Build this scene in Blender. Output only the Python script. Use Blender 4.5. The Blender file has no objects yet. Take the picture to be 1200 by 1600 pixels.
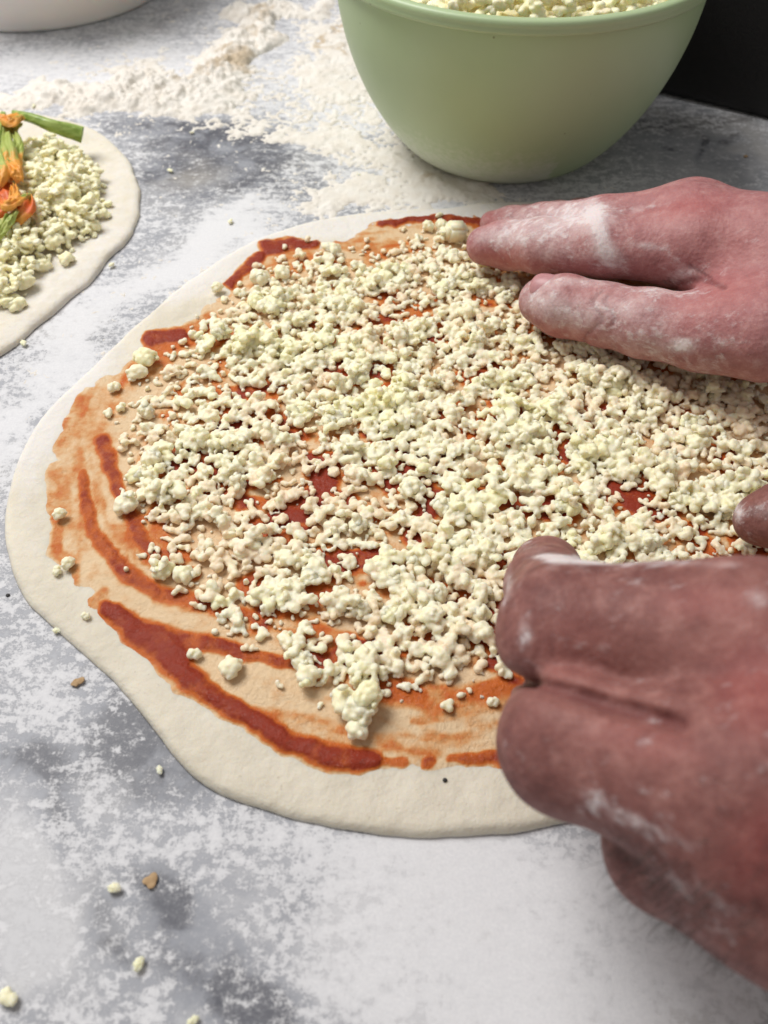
import bpy, math, random
import numpy as np
from mathutils import Vector, Matrix

S = bpy.context.scene
random.seed(7)
RNG = np.random.default_rng(11)

# ------------------------------------------------------------------ camera
PITCH = math.radians(50.0)
CD = 0.30
FOVV = math.radians(62.0)
FPX = 800.0 / math.tan(FOVV / 2)
CAM = np.array([0.0, -CD * math.cos(PITCH), CD * math.sin(PITCH)])
FW = np.array([0.0, math.cos(PITCH), -math.sin(PITCH)])
UP = np.array([0.0, math.sin(PITCH), math.cos(PITCH)])

cd = bpy.data.cameras.new('camera')
cam = bpy.data.objects.new('camera', cd)
S.collection.objects.link(cam)
S.camera = cam
cam.location = CAM
cam.rotation_euler = (math.pi / 2 - PITCH, 0, 0)
cd.sensor_fit = 'VERTICAL'
cd.sensor_height = 24.0
cd.lens = 12.0 / math.tan(FOVV / 2)
cd.clip_start = 0.01
cd.clip_end = 50.0
cd.dof.use_dof = True
cd.dof.focus_distance = 0.30
cd.dof.aperture_fstop = 9.0

# ------------------------------------------------------------------ light
w = bpy.data.worlds.new('World')
S.world = w
w.use_nodes = True
bg = w.node_tree.nodes['Background']
bg.inputs[0].default_value = (1.0, 0.97, 0.94, 1)
bg.inputs[1].default_value = 0.34


def area(name, loc, target, size, energy, col):
    l = bpy.data.lights.new(name, 'AREA')
    l.shape = 'RECTANGLE'
    l.size, l.size_y = size
    l.energy = energy
    l.color = col
    o = bpy.data.objects.new(name, l)
    S.collection.objects.link(o)
    o.location = loc
    d = Vector(target) - Vector(loc)
    o.rotation_euler = d.to_track_quat('-Z', 'Y').to_euler()
    return o


area('ceiling_lamp', (-0.60, 0.52, 1.15), (0, 0.05, 0), (0.70, 0.70), 20.5, (1.0, 0.985, 0.96))

S.view_settings.view_transform = 'Standard'
S.view_settings.look = 'None'
S.view_settings.gamma = 1.0
S.view_settings.exposure = 0.0
S.view_settings.use_curve_mapping = False
S.cycles.max_bounces = 10
S.cycles.diffuse_bounces = 8
S.cycles.use_denoising = True


# ------------------------------------------------------------------ helpers
def at(px, py, z=0.0):
    """point of the plane at height z that the photograph shows at (px, py)"""
    D = FW + (px - 600) / FPX * np.array([1.0, 0, 0]) + (800 - py) / FPX * UP
    return CAM + D * ((z - CAM[2]) / D[2])


def proj(P):
    d = P - CAM
    z = d @ FW
    return 600 + d[..., 0] / z * FPX, 800 - (d @ UP) / z * FPX


def _h(ix, iy, iz, seed):
    n = (ix.astype(np.int64) * 374761393 + iy.astype(np.int64) * 668265263 + iz.astype(np.int64) * 2147483647 + seed * 974634777) & 0xFFFFFFFF
    n = ((n ^ (n >> 13)) * 1274126177) & 0xFFFFFFFF
    n = ((n ^ (n >> 16)) * 2246822519) & 0xFFFFFFFF
    n = n ^ (n >> 15)
    return (n & 0xFFFFFF) / float(0xFFFFFF)


def vnoise(x, y, z=None, seed=0):
    x = np.asarray(x, float); y = np.asarray(y, float)
    z = np.zeros_like(x) if z is None else np.asarray(z, float)
    ix, iy, iz = np.floor(x), np.floor(y), np.floor(z)
    fx, fy, fz = x - ix, y - iy, z - iz
    fx = fx * fx * (3 - 2 * fx); fy = fy * fy * (3 - 2 * fy); fz = fz * fz * (3 - 2 * fz)
    r = 0
    flat = not np.any(fz)
    for dz in ((0,) if flat else (0, 1)):
        wz = 1.0 if flat else (fz if dz else 1 - fz)
        for dy in (0, 1):
            wy = fy if dy else 1 - fy
            for dx in (0, 1):
                wx = fx if dx else 1 - fx
                r = r + wx * wy * wz * _h(ix + dx, iy + dy, iz + dz, seed)
    return r


def fbm(x, y, z=None, seed=0, oct=4):
    r = 0; a = 1.0; t = 0; f = 1.0
    for k in range(oct):
        r = r + a * vnoise(x * f + 17.3 * k, y * f - 9.1 * k, None if z is None else z * f + 3.7 * k, seed + k)
        t += a; a *= 0.5; f *= 2.03
    return r / t


def sstep(a, b, x):
    t = np.clip((x - a) / (b - a), 0, 1)
    return t * t * (3 - 2 * t)


def link(o, parent=None):
    S.collection.objects.link(o)
    if parent is not None:
        o.parent = parent
    return o


def npmesh(name, V, faces, mat, attrs=None, smooth=True):
    """faces: list of int arrays (n,3) / (n,4)"""
    me = bpy.data.meshes.new(name)
    V = np.asarray(V, np.float32)
    me.vertices.add(len(V))
    me.vertices.foreach_set('co', V.ravel())
    loops = np.concatenate([f.ravel() for f in faces]).astype(np.int32)
    cnt = np.concatenate([np.full(len(f), f.shape[1]) for f in faces]).astype(np.int32)
    start = np.concatenate([[0], np.cumsum(cnt)[:-1]]).astype(np.int32)
    me.loops.add(len(loops))
    me.loops.foreach_set('vertex_index', loops)
    me.polygons.add(len(cnt))
    me.polygons.foreach_set('loop_start', start)
    me.polygons.foreach_set('loop_total', cnt)
    me.update(calc_edges=True)
    me.polygons.foreach_set('use_smooth', np.full(len(cnt), smooth))
    for k, v in (attrs or {}).items():
        a = me.attributes.new(k, 'FLOAT', 'POINT')
        a.data.foreach_set('value', np.asarray(v, np.float32))
    if mat is not None:
        me.materials.append(mat)
    me.validate()
    return me


def obj(name, me, parent=None, loc=None):
    o = bpy.data.objects.new(name, me)
    if loc is not None:
        o.location = loc
    return link(o, parent)


def empty(name, loc=(0, 0, 0)):
    o = bpy.data.objects.new(name, None)
    o.empty_display_size = 0.02
    o.location = loc
    return link(o)


def tag(o, label=None, cat=None, group=None, kind=None):
    if label: o['label'] = label
    if cat: o['category'] = cat
    if group: o['group'] = group
    if kind: o['kind'] = kind
    return o


def grid_faces(nx, ny, keep=None, wrap=False):
    """vertex index = j*nx+i"""
    i, j = np.meshgrid(np.arange(nx if wrap else nx - 1), np.arange(ny - 1))
    i2 = (i + 1) % nx
    f = np.stack([j * nx + i, j * nx + i2, (j + 1) * nx + i2, (j + 1) * nx + i], -1).reshape(-1, 4)
    if keep is not None:
        f = f[keep.ravel()[f].any(1)]
        used = np.unique(f)
        m = np.full(keep.size, -1); m[used] = np.arange(len(used))
        return m[f], used
    return f


def surface_nets(F, org, h):
    """zero surface of array F (inside < 0) -> verts, quads"""
    s = F < 0
    nx, ny, nz = F.shape
    c = [s[dx:nx - 1 + dx, dy:ny - 1 + dy, dz:nz - 1 + dz] for dx in (0, 1) for dy in (0, 1) for dz in (0, 1)]
    tot = sum(x.astype(np.int8) for x in c)
    act = (tot > 0) & (tot < 8)
    ids = np.argwhere(act)
    idx = np.full(act.shape, -1, np.int64)
    idx[act] = np.arange(len(ids))
    acc = np.zeros((len(ids), 3)); n = np.zeros(len(ids))
    cor = [(0, 0, 0), (1, 0, 0), (0, 1, 0), (0, 0, 1), (1, 1, 0), (1, 0, 1), (0, 1, 1), (1, 1, 1)]
    for a in range(8):
        for b in range(a + 1, 8):
            A, B = np.array(cor[a]), np.array(cor[b])
            if abs(A - B).sum() != 1: continue
            fa = F[tuple((ids + A).T)]; fb = F[tuple((ids + B).T)]
            m = (fa < 0) != (fb < 0)
            t = np.where(m, fa / np.where(m, fa - fb, 1), 0)[:, None]
            acc += np.where(m[:, None], A + t * (B - A), 0); n += m
    V = (ids + acc / n[:, None]) * h + org
    Q = []
    for ax in range(3):
        o1, o2 = [(1, 2), (2, 0), (0, 1)][ax]
        sl0 = [slice(1, -1)] * 3; sl1 = [slice(1, -1)] * 3
        sl0[ax] = slice(0, -1); sl1[ax] = slice(1, None)
        a = s[tuple(sl0)]; b = s[tuple(sl1)]
        e = np.argwhere(a != b)
        if not len(e): continue
        inside = a[tuple(e.T)]
        g = e.copy()
        for k in range(3):
            if k != ax: g[:, k] += 1
        d1 = np.zeros(3, int); d1[o1] = 1
        d2 = np.zeros(3, int); d2[o2] = 1
        q = np.stack([idx[tuple((g - d1 - d2).T)], idx[tuple((g - d2).T)], idx[tuple(g.T)], idx[tuple((g - d1).T)]], 1)
        q[~inside] = q[~inside][:, ::-1]
        Q.append(q)
    Q = np.concatenate(Q)
    Q = Q[(Q >= 0).all(1)]
    return V, Q


def smin(a, b, k):
    h = np.maximum(k - np.abs(a - b), 0) / k
    return np.minimum(a, b) - h * h * k * 0.25


def cone(P, a, b, ra, rb):
    a = np.asarray(a, np.float32); b = np.asarray(b, np.float32)
    ab = b - a
    t = np.clip(((P - a) @ ab) / max(float(ab @ ab), 1e-12), 0, 1)
    d = P - a - t[..., None] * ab
    return np.sqrt((d * d).sum(-1)) - (ra + (rb - ra) * t)


# ------------------------------------------------------------------ node helpers
class N:
    def __init__(s, name):
        s.m = bpy.data.materials.new(name)
        s.m.use_nodes = True
        s.t = s.m.node_tree
        s.b = s.t.nodes['Principled BSDF']
        s.co = s.t.nodes.new('ShaderNodeTexCoord').outputs['Object']

    def new(s, typ): return s.t.nodes.new(typ)

    def set(s, sock, v):
        if isinstance(v, bpy.types.NodeSocket): s.t.links.new(v, sock)
        elif isinstance(v, (tuple, list)) and len(v) == 3 and sock.type == 'RGBA': sock.default_value = (*v, 1)
        else: sock.default_value = v

    def inp(s, name, v): s.set(s.b.inputs[name], v)

    def noise(s, scale, detail=4, rough=0.55, dist=0.0, vec=None, col=False):
        n = s.new('ShaderNodeTexNoise')
        n.inputs['Scale'].default_value = scale
        n.inputs['Detail'].default_value = detail
        n.inputs['Roughness'].default_value = rough
        n.inputs['Distortion'].default_value = dist
        s.t.links.new(vec or s.co, n.inputs['Vector'])
        return n.outputs['Color' if col else 'Fac']

    def voro(s, scale, feat='F1', vec=None):
        n = s.new('ShaderNodeTexVoronoi')
        n.feature = feat
        n.inputs['Scale'].default_value = scale
        s.t.links.new(vec or s.co, n.inputs['Vector'])
        return n.outputs['Distance']

    def attr(s, name):
        n = s.new('ShaderNodeAttribute'); n.attribute_name = name
        return n.outputs['Fac']

    def math(s, op, a, b=0.0, c=0.0, clamp=False):
        n = s.new('ShaderNodeMath'); n.operation = op; n.use_clamp = clamp
        for i, v in enumerate((a, b, c)): s.set(n.inputs[i], v)
        return n.outputs[0]

    def ramp(s, v, lo, hi, a=0.0, b=1.0):
        n = s.new('ShaderNodeMapRange'); n.interpolation_type = 'SMOOTHSTEP'
        for k, x in zip(('Value', 'From Min', 'From Max', 'To Min', 'To Max'), (v, lo, hi, a, b)): s.set(n.inputs[k], x)
        return n.outputs[0]

    def mix(s, f, a, b, mode='MIX'):
        n = s.new('ShaderNodeMix'); n.data_type = 'RGBA'; n.blend_type = mode
        s.set(n.inputs[0], f); s.set(n.inputs[6], a); s.set(n.inputs[7], b)
        return n.outputs[2]

    def scaled(s, v):
        n = s.new('ShaderNodeMapping'); n.inputs['Scale'].default_value = v
        s.t.links.new(s.co, n.inputs['Vector'])
        return n.outputs[0]

    def bump(s, h, dist, strength=1.0, nrm=None):
        n = s.new('ShaderNodeBump')
        n.inputs['Distance'].default_value = dist
        n.inputs['Strength'].default_value = strength
        s.t.links.new(h, n.inputs['Height'])
        if nrm is not None: s.t.links.new(nrm, n.inputs['Normal'])
        s.t.links.new(n.outputs[0], s.b.inputs['Normal'])
        return n.outputs[0]

    def sss(s, wt, radius, scale=1.0):
        s.b.inputs['Subsurface Weight'].default_value = wt
        s.b.inputs['Subsurface Radius'].default_value = radius
        s.b.inputs['Subsurface Scale'].default_value = scale


# ------------------------------------------------------------------ materials
def mat_counter():
    n = N('floured_marble')
    fl, vein = n.attr('flour'), n.attr('vein')
    big = n.noise(9, 4, 0.6, 0.6)
    med = n.noise(34, 8, 0.68, 0.5)
    fine = n.noise(300, 8, 0.80, 0.0)
    grit = n.noise(1100, 5, 0.8)
    # stone: pale with blue grey clouds and darker veins
    v1 = n.math('MULTIPLY_ADD', med, 1.1, -0.20)
    v1 = n.math('ADD', v1, n.math('MULTIPLY', n.math('MULTIPLY', vein, 0.85), n.ramp(n.noise(55, 8, 0.72, 0.4), 0.25, 0.65, 0.35, 1.25)))
    v1 = n.math('ADD', v1, n.math('MULTIPLY', big, 0.25))
    v1 = n.math('ADD', v1, n.math('MULTIPLY_ADD', fine, 0.5, 0.0))
    stone = n.mix(n.ramp(v1, 0.50, 0.95), (0.54, 0.54, 0.56), (0.26, 0.27, 0.305))
    stone = n.mix(n.ramp(v1, 0.95, 1.45), stone, (0.085, 0.088, 0.108))
    stone = n.mix(n.ramp(n.noise(16, 3, 0.5), 0.52, 0.72, 0, 0.40), stone, (0.52, 0.48, 0.42))
    # flour lying on it, ragged at its borders
    nz = n.math('MULTIPLY_ADD', fine, 4.2, -2.1)
    nz = n.math('ADD', nz, n.math('MULTIPLY_ADD', med, 1.4, -0.7))
    nz = n.math('ADD', nz, n.math('MULTIPLY_ADD', grit, 2.0, -1.0))
    nz = n.math('ADD', nz, n.math('MULTIPLY_ADD', n.noise(1.0, 6, 0.72, 0.2, vec=n.scaled((95, 210, 95))), 2.2, -1.1))
    k = n.math('ADD', n.math('MULTIPLY', n.math('SUBTRACT', fl, 0.47), 1.25), nz)
    cov = n.math('ADD', n.ramp(k, -0.14, 0.28, 0.0, 0.48), n.ramp(k, -0.9, 1.0, 0.0, 0.44))
    veil = n.ramp(n.math('ADD', fl, n.math('MULTIPLY', med, 0.6)), 0.4, 1.5, 0.0, 0.42)
    cov = n.math('MAXIMUM', cov, veil)
    flour = n.mix(n.ramp(grit, 0.3, 0.7), (0.79, 0.785, 0.80), (0.67, 0.67, 0.695))
    col = n.mix(cov, stone, flour)
    n.inp('Base Color', col)
    n.inp('Roughness', n.math('MULTIPLY_ADD', cov, 0.40, 0.42))
    n.inp('Specular IOR Level', 0.3)
    n.bump(n.math('ADD', n.math('MULTIPLY', cov, 0.5), n.math('MULTIPLY', n.math('MULTIPLY', grit, cov), 0.8)), 0.00022, 0.45)
    return n.m


def mat_flour():
    n = N('piled_flour')
    g = n.noise(1100, 4, 0.7)
    m = n.noise(120, 5, 0.6)
    tan = n.attr('tan')
    c = n.mix(n.ramp(m, 0.3, 0.7), (0.82, 0.785, 0.735), (0.76, 0.705, 0.635))
    c = n.mix(n.ramp(n.math('ADD', tan, n.math('MULTIPLY', n.math('SUBTRACT', m, 0.5), 0.9)), 0.35, 0.8, 0, 0.75), c, (0.50, 0.38, 0.24))
    n.inp('Base Color', c)
    n.inp('Roughness', 0.95)
    n.inp('Specular IOR Level', 0.15)
    n.bump(n.math('ADD', g, m), 0.0008, 0.7)
    return n.m


def mat_dough():
    n = N('raw_dough')
    a = n.noise(60, 5, 0.6); g = n.noise(700, 5, 0.65); f = n.noise(25, 3, 0.5)
    fl = n.attr('flour')
    c = n.mix(n.ramp(a, 0.3, 0.72), (0.72, 0.665, 0.56), (0.65, 0.595, 0.49))
    c = n.mix(n.ramp(n.noise(420, 2, 0.5), 0.70, 0.76, 0, 0.35), c, (0.40, 0.34, 0.24))
    k = n.math('ADD', fl, n.math('MULTIPLY', n.math('SUBTRACT', n.noise(160, 6, 0.7), 0.5), 0.9))
    c = n.mix(n.ramp(k, 0.25, 0.8, 0, 0.9), c, (0.74, 0.71, 0.68))
    n.inp('Base Color', c)
    n.inp('Roughness', 0.85)
    n.inp('Specular IOR Level', 0.25)
    n.sss(0.35, (0.004, 0.003, 0.0018))
    h = n.math('ADD', n.math('MULTIPLY', g, 0.35), n.math('ADD', a, n.math('MULTIPLY', n.noise(220, 3, 0.5), 0.6)))
    n.bump(h, 0.0013, 0.75)
    return n.m


def mat_sauce():
    n = N('tomato_sauce')
    r = n.attr('red')
    g = n.noise(520, 5, 0.65); m = n.noise(150, 4, 0.6)
    k = n.math('ADD', r, n.math('MULTIPLY', n.math('SUBTRACT', m, 0.5), 0.9))
    c = n.mix(n.ramp(k, 0.05, 0.44), (0.72, 0.53, 0.33), (0.61, 0.29, 0.10))
    c = n.mix(n.ramp(k, 0.28, 0.62), c, (0.53, 0.125, 0.020))
    c = n.mix(n.ramp(k, 0.62, 1.0), c, (0.26, 0.028, 0.009))
    c = n.mix(n.ramp(n.math('ADD', n.attr('film'), n.math('MULTIPLY_ADD', m, 0.9, -0.45)), 0.15, 0.85), (0.72, 0.63, 0.49), c)
    n.inp('Base Color', c)
    n.inp('Roughness', n.ramp(g, 0.3, 0.7, 0.28, 0.55))
    n.inp('Specular IOR Level', 0.16)
    n.inp('Coat Weight', 0.14)
    n.inp('Coat Roughness', 0.04)
    n.bump(n.math('ADD', n.math('MULTIPLY', g, 1.0), n.math('MULTIPLY', m, 0.6)), 0.0009, 1.0)
    cb = n.new('ShaderNodeBump'); cb.inputs['Distance'].default_value = 0.0010; cb.inputs['Strength'].default_value = 1.0
    n.t.links.new(n.noise(420, 4, 0.6), cb.inputs['Height']); n.t.links.new(cb.outputs[0], n.b.inputs['Coat Normal'])
    return n.m


def mat_cheese(yellow=0.0):
    n = N('crumbled_cheese')
    t = n.attr('tint')
    m = n.noise(260, 4, 0.6); g = n.noise(1500, 3, 0.6)
    base = (0.87, 0.805, 0.565) if not yellow else (0.90, 0.83, 0.54)
    c = n.mix(n.ramp(m, 0.3, 0.75), base, (0.86, 0.83, 0.67))
    c = n.mix(n.ramp(t, 0.5, 1.0, 0, 0.50), c, (0.82, 0.56, 0.38))
    c = n.mix(n.ramp(t, 0.0, 0.45, 0.65, 0), c, (0.89, 0.85, 0.50))
    n.inp('Base Color', c)
    n.inp('Roughness', 0.50)
    n.sss(0.65, (0.0026, 0.0022, 0.0015))
    n.bump(n.math('ADD', m, n.math('MULTIPLY', g, 0.4)), 0.0006, 0.6)
    return n.m


def mat_skin(name, c1, c2, c3, spec=0.3, bump=0.0005, veil=1.0):
    n = N(name)
    m = n.noise(42, 6, 0.68, 0.4); f = n.noise(190, 6, 0.72); g = n.noise(900, 3, 0.6)
    fl = n.attr('flour'); red = n.attr('red'); cr = n.attr('crease')
    c = n.mix(n.ramp(m, 0.3, 0.7), c1, c2)
    c = n.mix(n.ramp(f, 0.45, 0.72, 0, 0.6), c, c3)
    c = n.mix(n.ramp(f, 0.30, 0.48, 0.35, 0), c, tuple(0.55 * x for x in c2))
    c = n.mix(n.math('MULTIPLY', red, 0.75, clamp=True), c, (0.40, 0.085, 0.080))
    c = n.mix(n.ramp(cr, 0.0, 1.0, 0, 0.55), c, (0.13, 0.035, 0.035))  # shade of the folds painted as dark colour along the crease lines
    st = n.noise(1.0, 6, 0.68, 0.2, vec=n.scaled((150, 330, 330)))
    k = n.math('ADD', n.math('MULTIPLY', n.math('SUBTRACT', st, 0.5), 2.6), n.math('MULTIPLY', fl, 0.85))
    k = n.math('ADD', k, n.math('MULTIPLY', n.math('SUBTRACT', n.noise(90, 5, 0.65), 0.5), 1.4))
    cov = n.ramp(k, 0.22, 1.25, 0.0, 0.80)
    cov = n.math('MAXIMUM', cov, n.math('MULTIPLY', n.ramp(n.math('ADD', fl, n.math('MULTIPLY_ADD', f, 1.2, -0.6)), 0.1, 1.2, 0, 0.5), veil))
    c = n.mix(cov, c, (0.76, 0.70, 0.70))
    n.inp('Base Color', c)
    n.inp('Roughness', n.math('MULTIPLY_ADD', cov, 0.35, 0.54))
    n.inp('Specular IOR Level', spec)
    n.sss(0.22, (0.006, 0.0022, 0.0012))
    v = n.voro(620)
    h = n.math('ADD', n.math('MULTIPLY', v, 0.45), n.math('ADD', n.math('MULTIPLY', g, 0.3), n.math('MULTIPLY', n.noise(1.0, 4, 0.6, 0.5, vec=n.scaled((420, 160, 160))), 1.0)))
    h = n.math('ADD', h, n.math('MULTIPLY', cov, 0.5))
    n.bump(h, bump, 0.5)
    return n.m


def mat_simple(name, col, rough=0.5, col2=None, scale=80, bump=0.0, spec=0.5, sss=0.0):
    n = N(name)
    m = n.noise(scale, 5, 0.6)
    n.inp('Base Color', n.mix(n.ramp(m, 0.3, 0.7), col, col2 or tuple(0.82 * c for c in col)))
    n.inp('Roughness', rough)
    n.inp('Specular IOR Level', spec)
    if sss: n.sss(sss, (0.003, 0.002, 0.0012))
    if bump: n.bump(m, bump, 0.7)
    return n.m


def mat_bowl():
    n = N('pale_green_plastic')
    m = n.noise(14, 4, 0.6); d = n.noise(300, 6, 0.75)
    c = n.mix(n.ramp(m, 0.3, 0.7), (0.39, 0.50, 0.285), (0.42, 0.52, 0.31))
    du = n.ramp(n.math('ADD', n.math('MULTIPLY', n.attr('dust'), 0.6), n.math('MULTIPLY', d, 0.7)), 0.55, 0.95, 0, 0.6)
    c = n.mix(du, c, (0.72, 0.72, 0.66))
    sp = n.voro(75)
    c = n.mix(n.ramp(sp, 0.03, 0.045, 0.6, 0.0), c, (0.12, 0.12, 0.06))
    n.inp('Base Color', c)
    n.inp('Roughness', 0.42)
    n.inp('Specular IOR Level', 0.45)
    n.sss(0.12, (0.004, 0.005, 0.002))
    n.bump(d, 0.00015, 0.5)
    return n.m


def mat_flower():
    n = N('courgette_petal')
    o = n.attr('orange')
    m = n.noise(170, 5, 0.65, 0.6)
    k = n.math('ADD', o, n.math('MULTIPLY', n.math('SUBTRACT', m, 0.5), 0.9))
    c = n.mix(n.ramp(m, 0.3, 0.7), (0.30, 0.38, 0.07), (0.42, 0.47, 0.13))
    c = n.mix(n.ramp(k, 0.35, 0.6), c, (0.78, 0.33, 0.05))
    c = n.mix(n.ramp(k, 0.85, 1.2), c, (0.66, 0.12, 0.02))
    c = n.mix(n.ramp(n.noise(60, 3, 0.6), 0.6, 0.75, 0, 0.6), c, (0.16, 0.10, 0.03))
    n.inp('Base Color', c); n.inp('Roughness', 0.5)
    n.sss(0.2, (0.003, 0.002, 0.001))
    n.bump(n.noise(300, 4, 0.6, 0.3), 0.0006, 0.6)
    return n.m


def mat_stem():
    n = N('courgette_stem')
    m = n.noise(1.0, 4, 0.6, vec=n.scaled((120, 420, 420)))
    c = n.mix(n.ramp(m, 0.35, 0.65), (0.20, 0.30, 0.045), (0.38, 0.48, 0.13))
    n.inp('Base Color', c); n.inp('Roughness', 0.4)
    n.sss(0.2, (0.002, 0.003, 0.001))
    n.bump(m, 0.0008, 0.6)
    return n.m


M_COUNTER, M_FLOUR, M_DOUGH, M_SAUCE = mat_counter(), mat_flour(), mat_dough(), mat_sauce()
M_CHEESE, M_CHEESE_Y = mat_cheese(), mat_cheese(1)
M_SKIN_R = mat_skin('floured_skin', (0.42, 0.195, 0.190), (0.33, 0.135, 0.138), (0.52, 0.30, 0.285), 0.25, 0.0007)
M_SKIN_L_SHADED = mat_skin('skin', (0.262, 0.112, 0.098), (0.165, 0.066, 0.060), (0.38, 0.19, 0.165), 0.16, 0.0006, 0.5)  # darker copy of the right hand's skin, the shade painted into its colours


# ------------------------------------------------------------------ pixel-traced masks evaluated on world positions
def blobs(X, Y, lst):
    """lst of (cx, cy, rx, ry, rot_deg, value); soft ellipses on the surface, summed"""
    r = np.zeros_like(X)
    for cx, cy, rx, ry, rot, v in lst:
        a = math.radians(rot)
        dx, dy = X - cx, Y - cy
        u = (dx * math.cos(a) + dy * math.sin(a)) / rx
        w_ = (-dx * math.sin(a) + dy * math.cos(a)) / ry
        r += v * np.exp(-(u * u + w_ * w_) ** 1.3)
    return r


def seg_dist(X, Y, pts):
    """distance to polyline and width interpolated there; pts (x, y, w)"""
    best = np.full(X.shape, 1e9); wd = np.zeros(X.shape)
    if len(pts) == 1: pts = [pts[0], (pts[0][0] + 0.1, pts[0][1], pts[0][2])]
    for (x0, y0, w0), (x1, y1, w1) in zip(pts[:-1], pts[1:]):
        dx, dy = x1 - x0, y1 - y0
        t = np.clip(((X - x0) * dx + (Y - y0) * dy) / (dx * dx + dy * dy + 1e-9), 0, 1)
        d = np.hypot(X - x0 - t * dx, Y - y0 - t * dy)
        w_ = w0 + (w1 - w0) * t
        m = d / w_ < best
        best = np.where(m, d / w_, best); wd = np.where(m, w_, wd)
    return best, wd


def poly_inside(X, Y, poly):
    """signed distance (positive inside) to a closed polygon"""
    P = np.array(poly, float); Q = np.roll(P, -1, 0)
    ins = np.zeros(X.shape, bool); d = np.full(X.shape, 1e9)
    for (x0, y0), (x1, y1) in zip(P, Q):
        c = ((y0 > Y) != (y1 > Y)) & (X < (x1 - x0) * (Y - y0) / (y1 - y0 + 1e-12) + x0)
        ins ^= c
        dx, dy = x1 - x0, y1 - y0
        t = np.clip(((X - x0) * dx + (Y - y0) * dy) / (dx * dx + dy * dy + 1e-12), 0, 1)
        d = np.minimum(d, np.hypot(X - x0 - t * dx, Y - y0 - t * dy))
    return np.where(ins, d, -d)


# ------------------------------------------------------------------ counter
def build_counter():
    xs = np.concatenate([np.linspace(-1.0, -0.42, 20)[:-1], np.arange(-0.42, 0.42, 0.0022), np.linspace(0.42, 1.0, 20)])
    ys = np.concatenate([np.linspace(-0.7, -0.24, 16)[:-1], np.arange(-0.24, 0.68, 0.0022), np.linspace(0.68, 1.1, 16)])
    X, Y = np.meshgrid(xs, ys)
    P = np.stack([X, Y, np.zeros_like(X)], -1)
    px, py = proj(np.stack([X, np.maximum(Y, -0.19), np.zeros_like(X)], -1))
    wx = (fbm(X * 26, Y * 26, seed=81, oct=4) - 0.5); wy = (fbm(X * 26, Y * 26, seed=82, oct=4) - 0.5)
    px = px + wx * 190; py = py + wy * 120
    fl = 0.56 + blobs(px, py, [
        (330, 395, 190, 50, -32, 0.45), (130, 560, 150, 60, -40, 0.40),
        (420, 270, 190, 75, 8, -0.42), (250, 215, 110, 32, 10, -0.30), (150, 560, 120, 60, -35, -0.30), (640, 215, 45, 22, 10, -0.28),
        (560, 150, 150, 110, 0, 0.36), (620, 290, 120, 45, 0, 0.40), (250, 90, 150, 40, -10, -0.05),
        (330, 390, 120, 26, -32, 0.45), (130, 570, 170, 26, -40, 0.40), (30, 680, 60, 50, -40, 0.30),
        (60, 1080, 80, 60, 30, 0.05), (260, 1170, 120, 60, 45, -0.36), (60, 1190, 100, 40, 8, -0.36), (150, 100, 260, 50, 0, 0.25), (270, 1400, 30, 70, -35, -0.30), (190, 1440, 26, 70, 0, -0.35),
        (330, 1330, 190, 55, 20, 0.10), (780, 1470, 270, 170, 0, 0.50), (700, 1340, 250, 30, 0, 0.30),
        (350, 1500, 130, 60, 40, -0.34), (520, 1440, 80, 60, 0, -0.12), (60, 1400, 80, 120, 0, -0.18), (420, 1570, 150, 40, 10, -0.16),
        (1120, 250, 160, 60, 10, -0.35), (1000, 1560, 200, 60, 0, 0.2)])
    ve = 0.32 + blobs(px, py, [
        (60, 1400, 120, 150, 0, -0.4), (800, 1460, 330, 190, 0, -0.5), (1100, 300, 200, 90, 0, -0.3), (40, 1100, 90, 80, 0, -0.15),
        (400, 260, 200, 80, 5, 0.42), (270, 215, 100, 25, 8, 0.35), (150, 540, 130, 45, -30, 0.30), (640, 215, 50, 20, 0, 0.2),
        (60, 1190, 90, 26, 6, 0.95), (230, 1140, 60, 60, 0, 0.95), (120, 1260, 25, 60, -20, 0.65), (270, 1390, 20, 55, -35, 0.75),
        (185, 1440, 18, 60, 0, 0.5), (330, 1500, 90, 50, 15, 0.45), (420, 1560, 70, 50, 40, 0.75), (480, 1440, 30, 50, 0, 0.35),
        (1100, 190, 110, 10, 12, 1.1), (1085, 235, 5, 25, -30, 0.9), (330, 1240, 120, 40, 10, 0.35),
        (60, 1400, 90, 120, 0, -0.35), (780, 1480, 260, 150, 0, -0.4), (200, 110, 250, 60, 0, -0.45), (1000, 1560, 200, 80, 0, -0.3)])
    me = npmesh('counter', P.reshape(-1, 3), [grid_faces(len(xs), len(ys))], M_COUNTER, {'flour': fl.ravel(), 'vein': ve.ravel()})
    o = obj('counter', me)
    tag(o, 'white and grey marble counter dusted with flour', 'counter', kind='structure')
    # thickness of the slab under it
    import bmesh
    bm = bmesh.new()
    bmesh.ops.create_cube(bm, size=1)
    for v in bm.verts:
        v.co = (v.co.x * 2.0, v.co.y * 1.8 + 0.2, v.co.z * 0.03 - 0.0155)
    m2 = bpy.data.meshes.new('slab'); bm.to_mesh(m2); bm.free(); m2.materials.append(M_COUNTER)
    obj('slab', m2, o)


build_counter()


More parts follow.
